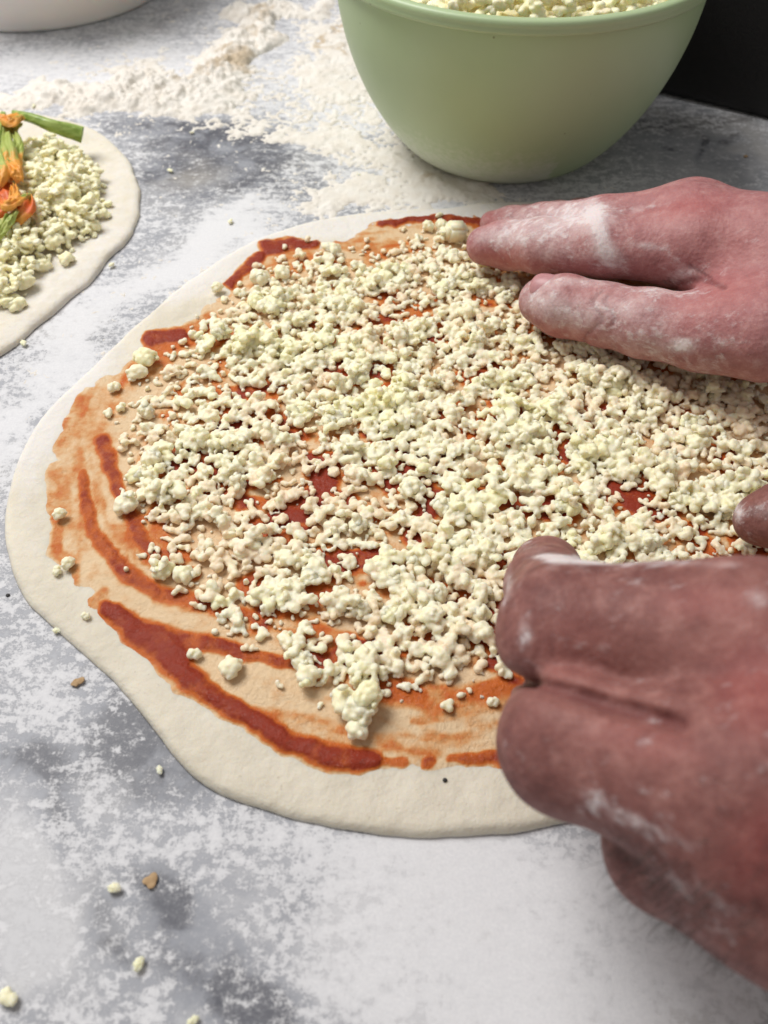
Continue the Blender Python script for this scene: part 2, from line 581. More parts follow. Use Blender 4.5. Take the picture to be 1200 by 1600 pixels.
# ------------------------------------------------------------------ heaped flour (uncountable)
def build_flour():
    h = 0.0009
    xs = np.arange(-0.36, 0.14, h); ys = np.arange(0.02, 0.64, h)
    X, Y = np.meshgrid(xs, ys)
    px, py = proj(np.stack([X, Y, np.zeros_like(X)], -1))
    px = px + (fbm(X * 40, Y * 40, seed=91, oct=4) - 0.5) * 130; py = py + (fbm(X * 40, Y * 40, seed=92, oct=4) - 0.5) * 70
    m = blobs(px, py, [
        (40, 150, 80, 20, 5, 0.9), (150, 150, 90, 26, -6, 1.4), (250, 140, 80, 34, -10, 1.6), (340, 110, 55, 40, -40, 1.7),
        (385, 50, 40, 30, -45, 1.5), (440, 14, 80, 17, -10, 1.4), (490, 0, 30, 14, 0, 0.9), (300, 165, 90, 18, 5, 0.8),
        (520, 60, 50, 45, 0, 0.55), (545, 100, 50, 70, 30, 0.55), (500, 150, 120, 50, 0, 0.48), (600, 160, 60, 60, 30, 0.5),
        (470, 205, 90, 16, 10, 0.62), (560, 235, 80, 22, 20, 0.62), (650, 250, 60, 30, 35, 0.8), (720, 290, 60, 18, 25, 0.85),
        (590, 300, 120, 28, -5, 0.7), (520, 320, 60, 16, -20, 0.6), (330, 400, 120, 14, -33, 0.30)])
    n1 = fbm(X * 110, Y * 110, seed=3, oct=5); n2 = fbm(X * 420, Y * 420, seed=9, oct=3)
    lump = np.abs(fbm(X * 200, Y * 200, seed=21, oct=3) - 0.5) * 2
    n3 = fbm(X * 900, Y * 900, seed=29, oct=2)
    t = m - 0.02 - n1 * 0.85 - (n2 - 0.5) * 1.25 - (n3 - 0.5) * 0.5
    clod = sstep(0.50, 0.72, fbm(X * 150, Y * 150, seed=33, oct=3))
    ridge = blobs(px, py, [(200, 145, 200, 40, -6, 1.0), (350, 100, 70, 60, -40, 1.0), (400, 40, 60, 50, -40, 1.0)])
    hgt = np.where(t > 0, (0.0012 + 0.0018 * np.clip(ridge, 0, 1)) * np.minimum(t, 1.2) ** 0.9, 0) * (0.5 + 1.0 * n1 + 0.5 * lump + 0.7 * clod * sstep(0.5, 0.9, m) + 1.0 * (n3 - 0.5) + 0.8 * (n2 - 0.5)) + 0.0005 * sstep(0, .15, t) * n2
    hgt = np.minimum(hgt, 0.011)
    keep = t > 0
    f, used = grid_faces(len(xs), len(ys), keep)
    Z = np.where(keep, hgt + 0.0001, -0.0006)
    V = np.stack([X, Y, Z], -1).reshape(-1, 3)[used]
    tan = blobs(px, py, [(365, 100, 40, 26, 0, 0.85), (395, 40, 26, 14, -40, 0.7), (300, 125, 60, 22, -20, 0.35), (270, 115, 70, 20, 0, .25), (480, 10, 40, 14, 0, 0.45), (508, 60, 12, 12, 0, 0.8), (530, 80, 9, 18, -40, 0.7),
                         (650, 270, 16, 28, 0, 0.45), (700, 285, 60, 10, 25, 0.35), (200, 150, 220, 20, 0, 0.12)]) + np.where((hgt < 0.0006), 0.0, 0)
    me = npmesh('flour', V, [f], M_FLOUR, {'tan': tan.ravel()[used]})
    o = obj('flour', me)
    tag(o, 'loose heaps of white flour scattered over the counter', 'flour', kind='stuff')


build_flour()


# ------------------------------------------------------------------ dough discs
PIZZA = [(760, 322), (700, 332), (600, 336), (520, 345), (450, 362), (390, 385), (340, 415), (290, 450), (240, 493), (190, 538), (140, 585),
         (95, 628), (62, 665), (38, 710), (20, 758), (11, 805), (12, 850), (25, 905), (50, 950), (88, 982), (130, 1020), (180, 1065), (222, 1110), (255, 1155),
         (285, 1200), (320, 1231), (370, 1252), (430, 1270), (500, 1288), (560, 1300), (620, 1307), (680, 1308), (740, 1305), (800, 1300), (860, 1291),
         (910, 1280), (1000, 1256), (1100, 1205), (1200, 1130), (1290, 1030), (1345, 910), (1330, 770), (1270, 640), (1190, 530), (1090, 435), (1000, 372), (900, 336), (830, 322)]
LEFT = [(20, 180), (60, 184), (105, 193), (150, 208), (187, 237), (210, 275), (219, 318), (211, 358), (196, 383), (170, 406), (152, 433), (110, 470), (60, 512), (10, 553), (-60, 590), (-150, 612), (-260, 590), (-340, 500), (-360, 400), (-330, 300), (-250, 225), (-150, 190), (-60, 178)]


def dough_thick(x, y):
    return 0.0030 + 0.0014 * (fbm(x * 34, y * 34, seed=5, oct=3) - 0.5) + 0.0006 * (fbm(x * 130, y * 130, seed=6, oct=3) - 0.5)


def outline_fn(pix):
    W = np.array([at(x, y)[:2] for x, y in pix])
    c = (W.min(0) + W.max(0)) / 2
    th = np.arctan2(W[:, 1] - c[1], W[:, 0] - c[0]); r = np.hypot(*(W - c).T)
    o = np.argsort(th); th, r = th[o], r[o]
    th3 = np.concatenate([th - 2 * np.pi, th, th + 2 * np.pi]); r3 = np.tile(r, 3)

    def R(t):
        s = 0
        for k, wt in ((-0.03, .25), (0, .5), (0.03, .25)):
            s = s + wt * np.interp(t + k, th3, r3)
        return s
    return c, R


def build_dough(pix, name, parent, flour_blobs, seed):
    c, R = outline_fn(pix)
    nt, nr = 1100, 190
    t = np.linspace(-np.pi, np.pi, nt, endpoint=False)
    R0 = R(t) + 0.0009 * (fbm(np.cos(t) * 9 + 20, np.sin(t) * 9 + 20, seed=seed, oct=3) - 0.5) * 2
    s = np.linspace(0, 1, nr) ** 0.85
    s = np.concatenate([s, [1.002, 1.0, 0.992]])
    T, Sg = np.meshgrid(t, s)
    X = c[0] + R0 * Sg * np.cos(T); Y = c[1] + R0 * Sg * np.sin(T)
    d = (1 - Sg) * R0                      # distance to edge
    H = dough_thick(X, Y)
    edge = np.sqrt(np.clip(1 - (1 - np.clip(d / 0.0032, 0, 1)) ** 2, 0, 1))
    rim = 0.0003 * np.exp(-((d - 0.007) / 0.006) ** 2)
    Z = 0.0006 + (H + rim - 0.0006) * (0.28 + 0.72 * edge)
    Z[-3] = H[-3] * 0.22; Z[-2] = 0.0004; Z[-1] = 0.0001
    V = np.stack([X, Y, Z], -1)
    f = grid_faces(nt, len(s), wrap=True)
    px, py = proj(V)
    fl = blobs(px, py, flour_blobs) + 0.02
    me = npmesh(name, V.reshape(-1, 3), [f], M_DOUGH, {'flour': fl.ravel()})
    return obj(name, me, parent), c, R


pizza = empty('pizza', (0, 0, 0))
tag(pizza, 'large uncooked pizza with tomato sauce and crumbled cheese being topped by two hands', 'pizza')
_, PC, PR = build_dough(PIZZA, 'dough', pizza, [
    (120, 600, 120, 50, -42, 0.75), (350, 410, 150, 35, -30, 0.85), (600, 350, 200, 25, -5, 0.9), (50, 720, 45, 90, 15, 0.55), (60, 860, 40, 70, 0, 0.3), (850, 330, 120, 20, 0, .8)], 31)
left = empty('pizza', (0, 0, 0))
tag(left, 'small uncooked pizza at the left edge heaped with cheese under a courgette flower', 'pizza')
_, LC, LR = build_dough(LEFT, 'dough', left, [(60, 380, 300, 250, 0, 0.55)], 55)

# ------------------------------------------------------------------ sauce
SAUCE_EDGE = [(585, 345), (660, 336), (760, 338), (900, 350), (1060, 430), (1180, 540), (1290, 700), (1320, 900), (1240, 1020), (1100, 1120), (950, 1180), (830, 1205),
              (700, 1202), (590, 1206), (520, 1200), (450, 1172), (400, 1143), (330, 1103), (270, 1058), (240, 1015), (165, 985), (140, 945), (110, 900), (82, 865), (78, 805), (92, 770), (82, 745), (108, 695), (120, 650),
              (160, 600), (205, 565), (235, 520), (300, 492), (350, 440), (415, 390), (430, 370), (500, 380)]
STROKES = [
    ([(168, 950, 15), (210, 985, 22), (262, 1012, 30), (290, 1056, 26), (340, 1095, 19), (400, 1132, 17), (450, 1160, 20), (520, 1186, 20), (560, 1188, 20), (588, 1188, 12)], 1.0, 1.3),
    ([(265, 1000, 16), (330, 1008, 15), (400, 1026, 13), (470, 1036, 10)], 0.85, 0.7),
    ([(128, 740, 6), (135, 800, 10), (160, 855, 14), (205, 902, 19), (240, 925, 14)], 0.85, 0.8),
    ([(240, 925, 12), (330, 950, 16), (400, 968, 10)], 0.75, 0.5),
    ([(160, 690, 15), (170, 730, 14), (180, 765, 13), (205, 820, 11), (235, 868, 13), (300, 900, 10)], 0.85, 0.7),
    ([(602, 1188, 7), (628, 1190, 9)], 0.7, 0.4), ([(668, 1190, 11), (676, 1190, 11)], 0.8, 0.6), ([(705, 1187, 8), (760, 1182, 12), (830, 1186, 16)], 0.8, 0.7),
    ([(640, 1130, 7), (760, 1105, 9), (820, 1100, 10)], 0.4, 0.2), ([(700, 1090, 8), (760, 1080, 14), (830, 1060, 30)], 0.62, 0.4), ([(600, 1080, 20), (650, 1085, 18)], .7, .4),
    ([(586, 351, 6), (640, 345, 8), (700, 344, 7), (750, 350, 8)], 1.0, 1.4),
    ([(424, 388, 13), (450, 386, 14), (488, 381, 8)], 1.0, 1.5), ([(412, 403, 10), (378, 425, 10), (356, 447, 8)], 1.0, 1.2),
    ([(240, 530, 12), (290, 524, 13)], 1.0, 1.2), ([(250, 560, 18), (330, 500, 14)], 0.55, 0.2),
    ([(100, 770, 14), (85, 860, 12), (120, 880, 12)], 0.42, 0.2), ([(110, 700, 25), (150, 640, 30), (200, 600, 22), (280, 540, 18)], 0.30, 0.1), ([(90, 740, 16), (86, 800, 10)], 0.32, 0.1), ([(86, 815, 9), (90, 855, 12)], 0.6, 0.2),
    ([(160, 930, 14), (145, 940, 10)], 0.4, 0.2), ([(240, 925, 20), (300, 945, 16)], 0.5, 0.2),
    ([(480, 715, 14), (505, 760, 32), (470, 800, 26), (430, 815, 20)], 1.0, 0.8), ([(400, 825, 14), (450, 850, 12)], 0.8, 0.4),
    ([(560, 520, 8), (640, 490, 14), (690, 470, 10)], 0.62, 0.3), ([(590, 505, 14)], 0.8, 0.5), ([(520, 580, 22), (540, 590, 12)], 0.9, 0.4), ([(430, 670, 22), (470, 680, 12)], 0.8, 0.4),
    ([(670, 780, 18), (650, 840, 20)], 0.95, 0.5), ([(800, 785, 14), (822, 785, 20)], 0.95, 0.5), ([(950, 755, 16), (985, 775, 28), (1020, 795, 24), (1050, 800, 18)], 1.0, 0.8),
    ([(775, 880, 22)], 0.85, 0.4), ([(650, 985, 20), (680, 1000, 10)], 0.8, 0.4), ([(490, 1030, 22), (530, 1040, 10)], 0.9, 0.5), ([(390, 920, 18), (420, 900, 12)], 0.85, 0.4),
    ([(1090, 850, 16), (1110, 870, 18)], 0.7, 0.3), ([(1180, 870, 26), (1150, 840, 12)], 0.8, 0.4), ([(740, 560, 14), (780, 575, 18)], 0.85, 0.4), ([(690, 650, 14), (720, 640, 10)], 0.8, 0.4),
    ([(1050, 660, 10), (1130, 700, 10)], 0.9, 0.4), ([(690, 500, 14)], 0.7, 0.3), ([(560, 640, 8), (640, 660, 8)], 0.7, 0.3), ([(740, 680, 22), (790, 690, 14)], 0.7, 0.3),
    ([(570, 395, 14), (600, 400, 8)], 0.45, 0.2), ([(450, 415, 25), (500, 400, 12)], 0.42, 0.15), ([(260, 850, 14)], 0.6, 0.2), ([(900, 640, 10), (960, 670, 12)], 0.8, .4)]


class build_field: cover = None


def sauce_field(X, Y):
    px, py = proj(np.stack([X, Y, np.full_like(X, 0.003)], -1))
    wob = (fbm(X * 160, Y * 160, seed=41, oct=4) - 0.5)
    ins = poly_inside(px, py, SAUCE_EDGE) + wob * 34
    r = np.hypot(X - PC[0], Y - PC[1]); th = np.arctan2(Y - PC[1], X - PC[0])
    sw = fbm(r * 190 + 3 * fbm(X * 20, Y * 20, seed=2, oct=2), th * 5.0, seed=44, oct=4)
    sw2 = fbm(X * 70, Y * 70, seed=45, oct=4)
    red = 0.08 + 1.5 * np.clip(sw - 0.47, 0, 1) + 0.35 * np.clip(sw2 - 0.52, 0, 1)
    # the middle, under the cheese, holds more sauce
    inner = sstep(60, 190, ins)
    red = red + inner * 0.75 * sstep(0.50, 0.66, fbm(X * 55, Y * 85, seed=46, oct=4))
    th_ = 0.00012 + 0.0002 * np.clip(sw - 0.35, 0, 1)
    th_ = th_ + inner * 0.0004 * sstep(0.5, 0.66, fbm(X * 55, Y * 85, seed=46, oct=4))
    px2 = px + wob * 14 + (fbm(X * 45, Y * 45, seed=51, oct=2) - 0.5) * 22
    py2 = py + (fbm(X * 160, Y * 160, seed=42, oct=4) - 0.5) * 14
    dm = np.full(X.shape, 9.0)
    for pts, val, amt in STROKES:
        d, wd = seg_dist(px2, py2, pts)
        dm = np.minimum(dm, d)
        k = 1 - sstep(0.50, 1.22, d)
        red = np.maximum(red, val * k + red * (1 - k) * 0.98)
        th_ = np.maximum(th_, 0.00085 * amt * (1 - sstep(0.25, 1.15, d)) * (0.8 + 0.5 * sw))
    cover = np.maximum(sstep(-2, 16, ins), 1 - sstep(0.9, 1.5, dm))
    th_ = th_ * cover - 0.0004 * (1 - cover)
    build_field.cover = cover
    return th_, red, ins


def build_sauce():
    h = 0.0007
    xs = np.arange(-0.135, 0.18, h); ys = np.arange(-0.115, 0.20, h)
    X, Y = np.meshgrid(xs, ys)
    t, red, ins = sauce_field(X, Y)
    keep = t > -0.00005
    film = build_field.cover
    f, used = grid_faces(len(xs), len(ys), keep)
    d = np.hypot(X - PC[0], Y - PC[1]); R = PR(np.arctan2(Y - PC[1], X - PC[0]))
    rim = 0.0003 * np.exp(-((R - d - 0.007) / 0.006) ** 2)
    g = (fbm(X * 330, Y * 330, seed=61, oct=2) - 0.5) * 0.0005
    Z = dough_thick(X, Y) + rim + t + 0.00004 + np.where(t > 0.0002, g * np.clip((t - 0.0002) / 0.0006, 0, 1.0), 0)
    V = np.stack([X, Y, Z], -1).reshape(-1, 3)[used]
    me = npmesh('tomato_sauce', V, [f], M_SAUCE, {'red': np.clip(red, 0, 1.1).ravel()[used], 'film': film.ravel()[used]})
    obj('tomato_sauce', me, pizza)


build_sauce()


# ------------------------------------------------------------------ cheese prototypes
def crumb_sdf(balls, h, k, noise=0.0, seed=0):
    B = np.array(balls)
    lo = (B[:, :3] - B[:, 3:]).min(0) - 3 * h; hi = (B[:, :3] + B[:, 3:]).max(0) + 3 * h
    ax = [np.arange(lo[i], hi[i] + h, h) for i in range(3)]
    G = np.stack(np.meshgrid(*ax, indexing='ij'), -1)
    F = None
    for b in B:
        d = np.sqrt(((G - b[:3]) ** 2).sum(-1)) - b[3]
        F = d if F is None else smin(F, d, k)
    if noise:
        F = F + noise * (fbm(G[..., 0] * 420 + seed, G[..., 1] * 420, G[..., 2] * 420 + 5, seed=seed, oct=2) - 0.5) * 2
    return surface_nets(F, lo, h)


BALLS = []


def make_crumb(rng, nb, r0, spread, h=0.00045):
    balls = [(0, 0, 0, r0 * rng.uniform(0.9, 1.2))]
    for _ in range(nb - 1):
        b = balls[rng.integers(len(balls))]
        a = rng.uniform(0, 2 * math.pi); e = rng.normal(0, 0.45)
        r = r0 * rng.uniform(0.62, 1.12)
        d = (b[3] + r) * spread
        balls.append((b[0] + d * math.cos(a) * math.cos(e), b[1] + d * math.sin(a) * math.cos(e), b[2] + d * math.sin(e) * 0.8, r))
    V, Q = crumb_sdf(balls, h, r0 * 0.55, 0.00022, int(rng.integers(1000)))
    o = (V.min(0) + V.max(0)) / 2; o[2] = V[:, 2].min()
    V = V - o
    BALLS.append(np.array(balls) - (o[0], o[1], o[2], 0))
    return V, Q


def make_clump(rng, R, n, h=0.0005, flat=0.65):
    balls = []
    for _ in range(int(n * 2.4)):
        v = rng.normal(size=3); v /= np.linalg.norm(v)
        rad = R * rng.uniform(0.62, 1.0)
        balls.append((v[0] * rad, v[1] * rad * 0.85, v[2] * rad * flat, rng.uniform(0.0008, 0.0014)))
    balls.append((0, 0, 0, R * 0.60))
    V, Q = crumb_sdf(balls, h, 0.0007, 0.00035, int(rng.integers(1000)))
    V = V - (V.min(0) + V.max(0)) / 2
    V[:, 2] -= V[:, 2].min()
    return V, Q


rg = np.random.default_rng(5)
PROTO = [make_crumb(rg, int(n), r, 0.72) for n, r in zip(rg.integers(1, 8, 34), rg.uniform(0.00115, 0.00178, 34))]
CLUMP = [make_clump(rg, R, n) for R, n in ((0.0042, 26), (0.0046, 30), (0.0052, 38), (0.0038, 22), (0.0060, 46), (0.0034, 18), (0.0030, 16), (0.0048, 28))]


def proto_mesh(name, VQ, mat, tint):
    V, Q = VQ
    return npmesh(name, V, [Q], mat, {'tint': np.full(len(V), tint)})


class Pile:
    """drops crumbs on a height field"""
    def __init__(s, x0, x1, y0, y1, base, h=0.0005):
        s.h, s.x0, s.y0 = h, x0, y0
        xs = np.arange(x0, x1, h); ys = np.arange(y0, y1, h)
        X, Y = np.meshgrid(xs, ys)
        s.H = base(X, Y).astype(float)
        s.out = []

    def drop(s, x, y, rf, ht, sink=0.55):
        i = int((x - s.x0) / s.h); j = int((y - s.y0) / s.h); k = max(1, int(rf / s.h))
        a = s.H[max(j - k, 0):j + k + 1, max(i - k, 0):i + k + 1]
        if a.size == 0: return 0.0
        z = sink * a.mean() + (1 - sink) * a.max() - 0.0002
        jj, ii = np.mgrid[0:a.shape[0], 0:a.shape[1]]
        q = np.clip(1 - ((jj - a.shape[0] / 2) ** 2 + (ii - a.shape[1] / 2) ** 2) / (k + .5) ** 2, 0, 1)
        np.maximum(a, z + ht * 0.85 * np.sqrt(q), out=a)
        return z


def footprint(V):
    return float(np.hypot(V[:, 0], V[:, 1]).mean()) * 1.05, float(V[:, 2].max())


def merge(items, protos, flat=0.86):
    """items: list of (proto, x, y, z, rotz, tilt, scale, tint)"""
    Vs, Qs, Ts = [], [], []
    off = 0
    for p, x, y, z, rz, tl, sc, tint in items:
        V, Q = protos[p]
        R = np.array(Matrix.Rotation(rz, 3, 'Z') @ Matrix.Rotation(tl, 3, 'X'))
        W = (V * sc) @ R.T
        W[:, 2] *= flat
        W[:, 2] -= W[:, 2].min()
        Vs.append(W + (x, y, z)); Qs.append(Q + off); off += len(V)
        Ts.append(np.full(len(V), tint))
    return np.concatenate(Vs), np.concatenate(Qs), np.concatenate(Ts)


def curd(items, name, mat, parent, lo, hi, h=0.00048, k=0.00065, extra=None, loc=None, seed=0):
    """one moist skin round every crumb of a pile: balls splatted into a distance field"""
    r = np.random.default_rng(seed)
    lo = np.array(lo, float); n = np.ceil((np.array(hi) - lo) / h).astype(int)
    F = np.full(n, 0.004, np.float32); T = np.full(n, 0.35, np.float32)
    for p, x, y, z, rz, tl, sc, tint in items:
        B = BALLS[p] * sc
        R = np.array(Matrix.Rotation(rz, 3, 'Z') @ Matrix.Rotation(tl, 3, 'X'))
        C = B[:, :3] @ R.T
        C[:, 2] = (C[:, 2] - (C[:, 2] - B[:, 3]).min()) * 0.85
        for c, rad in zip(C + (x, y, z), B[:, 3]):
            st = np.array([r.uniform(0.74, 1.38), r.uniform(0.74, 1.38), r.uniform(0.68, 0.95)])
            a = r.uniform(0, 3.14); ca, sa = math.cos(a), math.sin(a)
            m = rad * 1.35 + 0.0012
            i0 = np.maximum(((c - m - lo) / h).astype(int), 0); i1 = np.minimum(((c + m - lo) / h).astype(int) + 1, n)
            if (i1 <= i0).any(): continue
            gx = (lo[0] + np.arange(i0[0], i1[0]) * h - c[0])[:, None, None]
            gy = (lo[1] + np.arange(i0[1], i1[1]) * h - c[1])[None, :, None]
            gz = (lo[2] + np.arange(i0[2], i1[2]) * h - c[2])[None, None, :]
            u = (gx * ca + gy * sa) / st[0]; v = (-gx * sa + gy * ca) / st[1]; w_ = gz / st[2]
            d = (np.sqrt(u * u + v * v + w_ * w_) - rad).astype(np.float32)
            sl = (slice(i0[0], i1[0]), slice(i0[1], i1[1]), slice(i0[2], i1[2]))
            old = F[sl]
            T[sl] = np.where(d < old, tint, T[sl])
            F[sl] = smin(old, d, k)
    if extra is not None: F = extra(F, lo, h)
    V, Q = surface_nets(F, lo, h)
    ii = np.clip(np.round((V - lo) / h).astype(int), 0, n - 1)
    tt = T[ii[:, 0], ii[:, 1], ii[:, 2]]
    del F, T
    fn = np.cross(V[Q[:, 2]] - V[Q[:, 0]], V[Q[:, 3]] - V[Q[:, 1]])
    NN = np.zeros_like(V)
    for i in range(4): np.add.at(NN, Q[:, i], fn)
    NN /= np.linalg.norm(NN, axis=1)[:, None] + 1e-12
    dsp = (fbm(V[:, 0] * 420, V[:, 1] * 420, V[:, 2] * 420, seed=14, oct=2) - 0.5) * 0.0006
    dsp = dsp + (fbm(V[:, 0] * 1300, V[:, 1] * 1300, V[:, 2] * 1300, seed=15, oct=1) - 0.5) * 0.00035
    V = V + NN * dsp[:, None]
    me = npmesh(name, V, [Q], mat, {'tint': tt})
    o = obj(name, me, parent, loc)
    return o


CHEESE_AREA = [(350, 470), (385, 425), (440, 400), (500, 385), (560, 385), (640, 372), (680, 355), (730, 355), (800, 400), (1000, 470), (1180, 560), (1290, 720), (1290, 900), (1180, 900),
               (1000, 930), (900, 1000), (840, 1050), (770, 1060), (715, 1085), (640, 1075), (600, 1110), (520, 1095), (450, 1050), (400, 1010), (340, 985), (290, 945), (260, 905), (225, 870), (215, 815),
               (185, 770), (200, 720), (185, 660), (215, 600), (260, 565), (310, 500)]
HOLES = [(500, 750, 44, 42, 0), (450, 805, 46, 24, 0), (985, 770, 42, 26, 0), (480, 690, 20, 30, 0), (1040, 800, 24, 16, 0), (670, 785, 14, 22, 0), (650, 842, 18, 14, 0), (812, 785, 16, 14, 0), (640, 488, 70, 12, -15), (560, 510, 50, 10, 0),
         (520, 580, 18, 12, 0), (435, 670, 18, 12, 0), (400, 770, 40, 14, 0), (300, 830, 30, 20, 0), (240, 840, 20, 30, 0), (490, 1032, 18, 9, 0), (450, 985, 50, 9, 10), (780, 880, 12, 18, 0), (650, 985, 12, 16, 0),
         (1110, 865, 22, 14, 0), (690, 650, 12, 9, 0), (770, 570, 22, 9, 0), (590, 400, 40, 8, 0), (440, 425, 40, 14, 30), (300, 560, 30, 10, 0), (1180, 870, 28, 16, 0), (730, 1075, 45, 9, 0), (620, 1055, 25, 8, 0),
         (340, 600, 26, 12, 20), (580, 870, 10, 10, 0), (740, 685, 20, 8, 0), (380, 920, 14, 10, 0), (590, 690, 14, 7, 0), (560, 930, 12, 6, 0)]
BIG = [(430, 480, 4, 1.0), (470, 497, 0, 0.9), (400, 470, 1, .8), (405, 432, 3, 1.0), (440, 425, 5, 1.0), (520, 388, 3, 1.0), (385, 535, 2, 0.9), (345, 520, 1, 0.9), (415, 545, 7, .8), (228, 562, 1, 1.0), (215, 580, 5, 1.), (240, 722, 2, 0.85), (200, 785, 1, 0.85),
       (262, 775, 2, 0.8), (215, 740, 5, .9), (560, 1112, 4, 0.95), (575, 1100, 1, 0.9), (535, 1095, 3, 1.0), (558, 1142, 5, 0.9), (470, 1035, 2, 0.8), (480, 1055, 3, 1.0), (450, 1000, 0, 0.8), (362, 1040, 5, 0.9), (255, 890, 0, .9), (285, 895, 3, 0.9),
       (520, 655, 2, 0.75), (560, 590, 4, 0.7), (600, 620, 2, .7), (470, 640, 0, .7), (640, 760, 1, .8), (690, 790, 0, .8), (1090, 690, 2, 0.85), (1075, 660, 1, .8), (700, 445, 1, 0.8), (755, 450, 0, 0.8), (790, 465, 1, .8), (650, 870, 0, 0.8), (990, 640, 0, .8),
       (880, 790, 1, .75), (1040, 720, 2, .7), (1130, 760, 1, .8), (950, 840, 0, .8), (1010, 850, 2, .8), (900, 700, 0, .75), (680, 925, 1, .8), (750, 960, 0, .8), (560, 950, 2, .7), (610, 960, 1, .7), (720, 850, 0, .8), (560, 820, 1, .7), (620, 900, 0, .75), (480, 900, 1, .7)]


def shape_loc(px, py, z): return at(px, py, z)


def build_cheese():
    def base(X, Y):
        t, red, ins = sauce_field(X, Y)
        return dough_thick(X, Y) + np.clip(t, 0, 1)
    pile = Pile(-0.14, 0.20, -0.12, 0.20, base, 0.0006)
    r = np.random.default_rng(8)
    feet = [footprint(V) for V, Q in PROTO]; cfeet = [footprint(V) for V, Q in CLUMP]
    NS = 90000
    X = r.uniform(-0.13, 0.18, NS); Y = r.uniform(-0.11, 0.19, NS)
    px, py = proj(np.stack([X, Y, np.full(NS, 0.006)], -1))
    d = poly_inside(px, py, CHEESE_AREA)
    hole = np.zeros(NS)
    for cx, cy, rx, ry, rot in HOLES:
        a = math.radians(rot); u = ((px - cx) * math.cos(a) + (py - cy) * math.sin(a)) / rx; v = (-(px - cx) * math.sin(a) + (py - cy) * math.cos(a)) / ry
        hole = np.maximum(hole, np.exp(-(u * u + v * v) ** 1.2))
    patch = fbm(X * 60, Y * 60, seed=71, oct=3)
    dens = sstep(-14, 30, d) * (0.35 + 0.65 * sstep(10, 110, d)) * (1 - 0.97 * hole) * (0.55 + 0.85 * sstep(0.36, 0.62, patch))
    dens = np.maximum(dens, 0.012 * (d > -40))
    keep = r.uniform(0, 1, NS) < dens * 0.18
    X, Y, hole, d, patch = X[keep], Y[keep], hole[keep], d[keep], patch[keep]
    items = []
    # big clumps first so crumbs gather on and round them
    nbig = []
    tm = {}
    extra = []
    for k in range(100 - len(BIG)):
        while True:
            j = r.integers(len(X))
            if d[j] > 14 and hole[j] < 0.3: break
        q = proj(np.array([[X[j], Y[j], 0.006]]))
        extra.append((float(q[0][0]), float(q[1][0]), int(r.choice([3, 5, 6, 0])), float(r.uniform(0.55, 0.85))))
    clump_meshes = {}
    for px_, py_, p, sc in BIG + extra:
        P = at(px_, py_, 0.006)
        rf, ht = cfeet[p]
        z = pile.drop(P[0], P[1], rf * sc, ht * sc, 0.8) - 0.0006
        tint = float(r.choice([0.1, 0.3, 0.42, 0.42, 0.6]))
        key = (p, tint)
        if key not in clump_meshes: clump_meshes[key] = proto_mesh('cheese_clump', CLUMP[p], M_CHEESE, tint)
        o = obj('cheese_clump', clump_meshes[key], pizza, (P[0], P[1], max(z, 0.003)))
        o.rotation_euler = (r.normal(0, .12), r.normal(0, .12), r.uniform(0, 6.28)); o.scale = (sc * r.uniform(.85, 1.15), sc * r.uniform(.85, 1.15), sc * r.uniform(.8, 1.05))
    tn = fbm(X * 45, Y * 45, seed=77, oct=3)
    for j in range(len(X)):
        p = int(r.integers(len(PROTO))); sc = r.uniform(0.52, 0.96) * (0.9 if hole[j] > 0.2 else 1.0)
        rf, ht = feet[p]
        z = pile.drop(X[j], Y[j], rf * sc, ht * sc * 0.82, 0.72)
        if z > 0.0105: continue
        low = z < 0.0048
        tint = np.clip(0.28 + 1.15 * (tn[j] - 0.42) + (0.30 if low else 0) + 0.35 * hole[j] + r.normal(0, 0.12), 0, 1)
        items.append((p, X[j], Y[j], z, r.uniform(0, 6.28), r.normal(0, 0.5), sc, tint))
    # tiny crumbs filling in
    small = [i for i, (V_, Q_) in enumerate(PROTO) if len(V_) < 420]
    NF = 16000
    X = r.uniform(-0.13, 0.18, NF); Y = r.uniform(-0.11, 0.19, NF)
    px, py = proj(np.stack([X, Y, np.full(NF, 0.005)], -1))
    dd = poly_inside(px, py, CHEESE_AREA)
    bare = np.zeros(NF)
    for cx, cy, rx, ry, rot in HOLES[:4]: bare = np.maximum(bare, np.exp(-(((px - cx) / rx) ** 2 + ((py - cy) / ry) ** 2) ** 1.2))
    for j in np.nonzero(r.uniform(0, 1, NF) < sstep(-25, 50, dd) * 0.5 * (1 - 0.85 * bare))[0]:
        p = int(r.choice(small)); sc = r.uniform(0.38, 0.72); rf, ht = feet[p]
        z = pile.drop(X[j], Y[j], rf * sc, ht * sc, 0.9)
        if z > 0.011: continue
        items.append((p, X[j], Y[j], z, r.uniform(0, 6.28), r.normal(0, 0.5), sc, float(np.clip((0.78 if z < 0.005 else 0.42) + r.normal(0, 0.15), 0, 1))))
    o = curd(items, 'crumbled_cheese', M_CHEESE, pizza, (-0.135, -0.115, 0.0015), (0.185, 0.195, 0.0200), k=0.00045, seed=1)
    o['kind'] = 'stuff'


build_cheese()


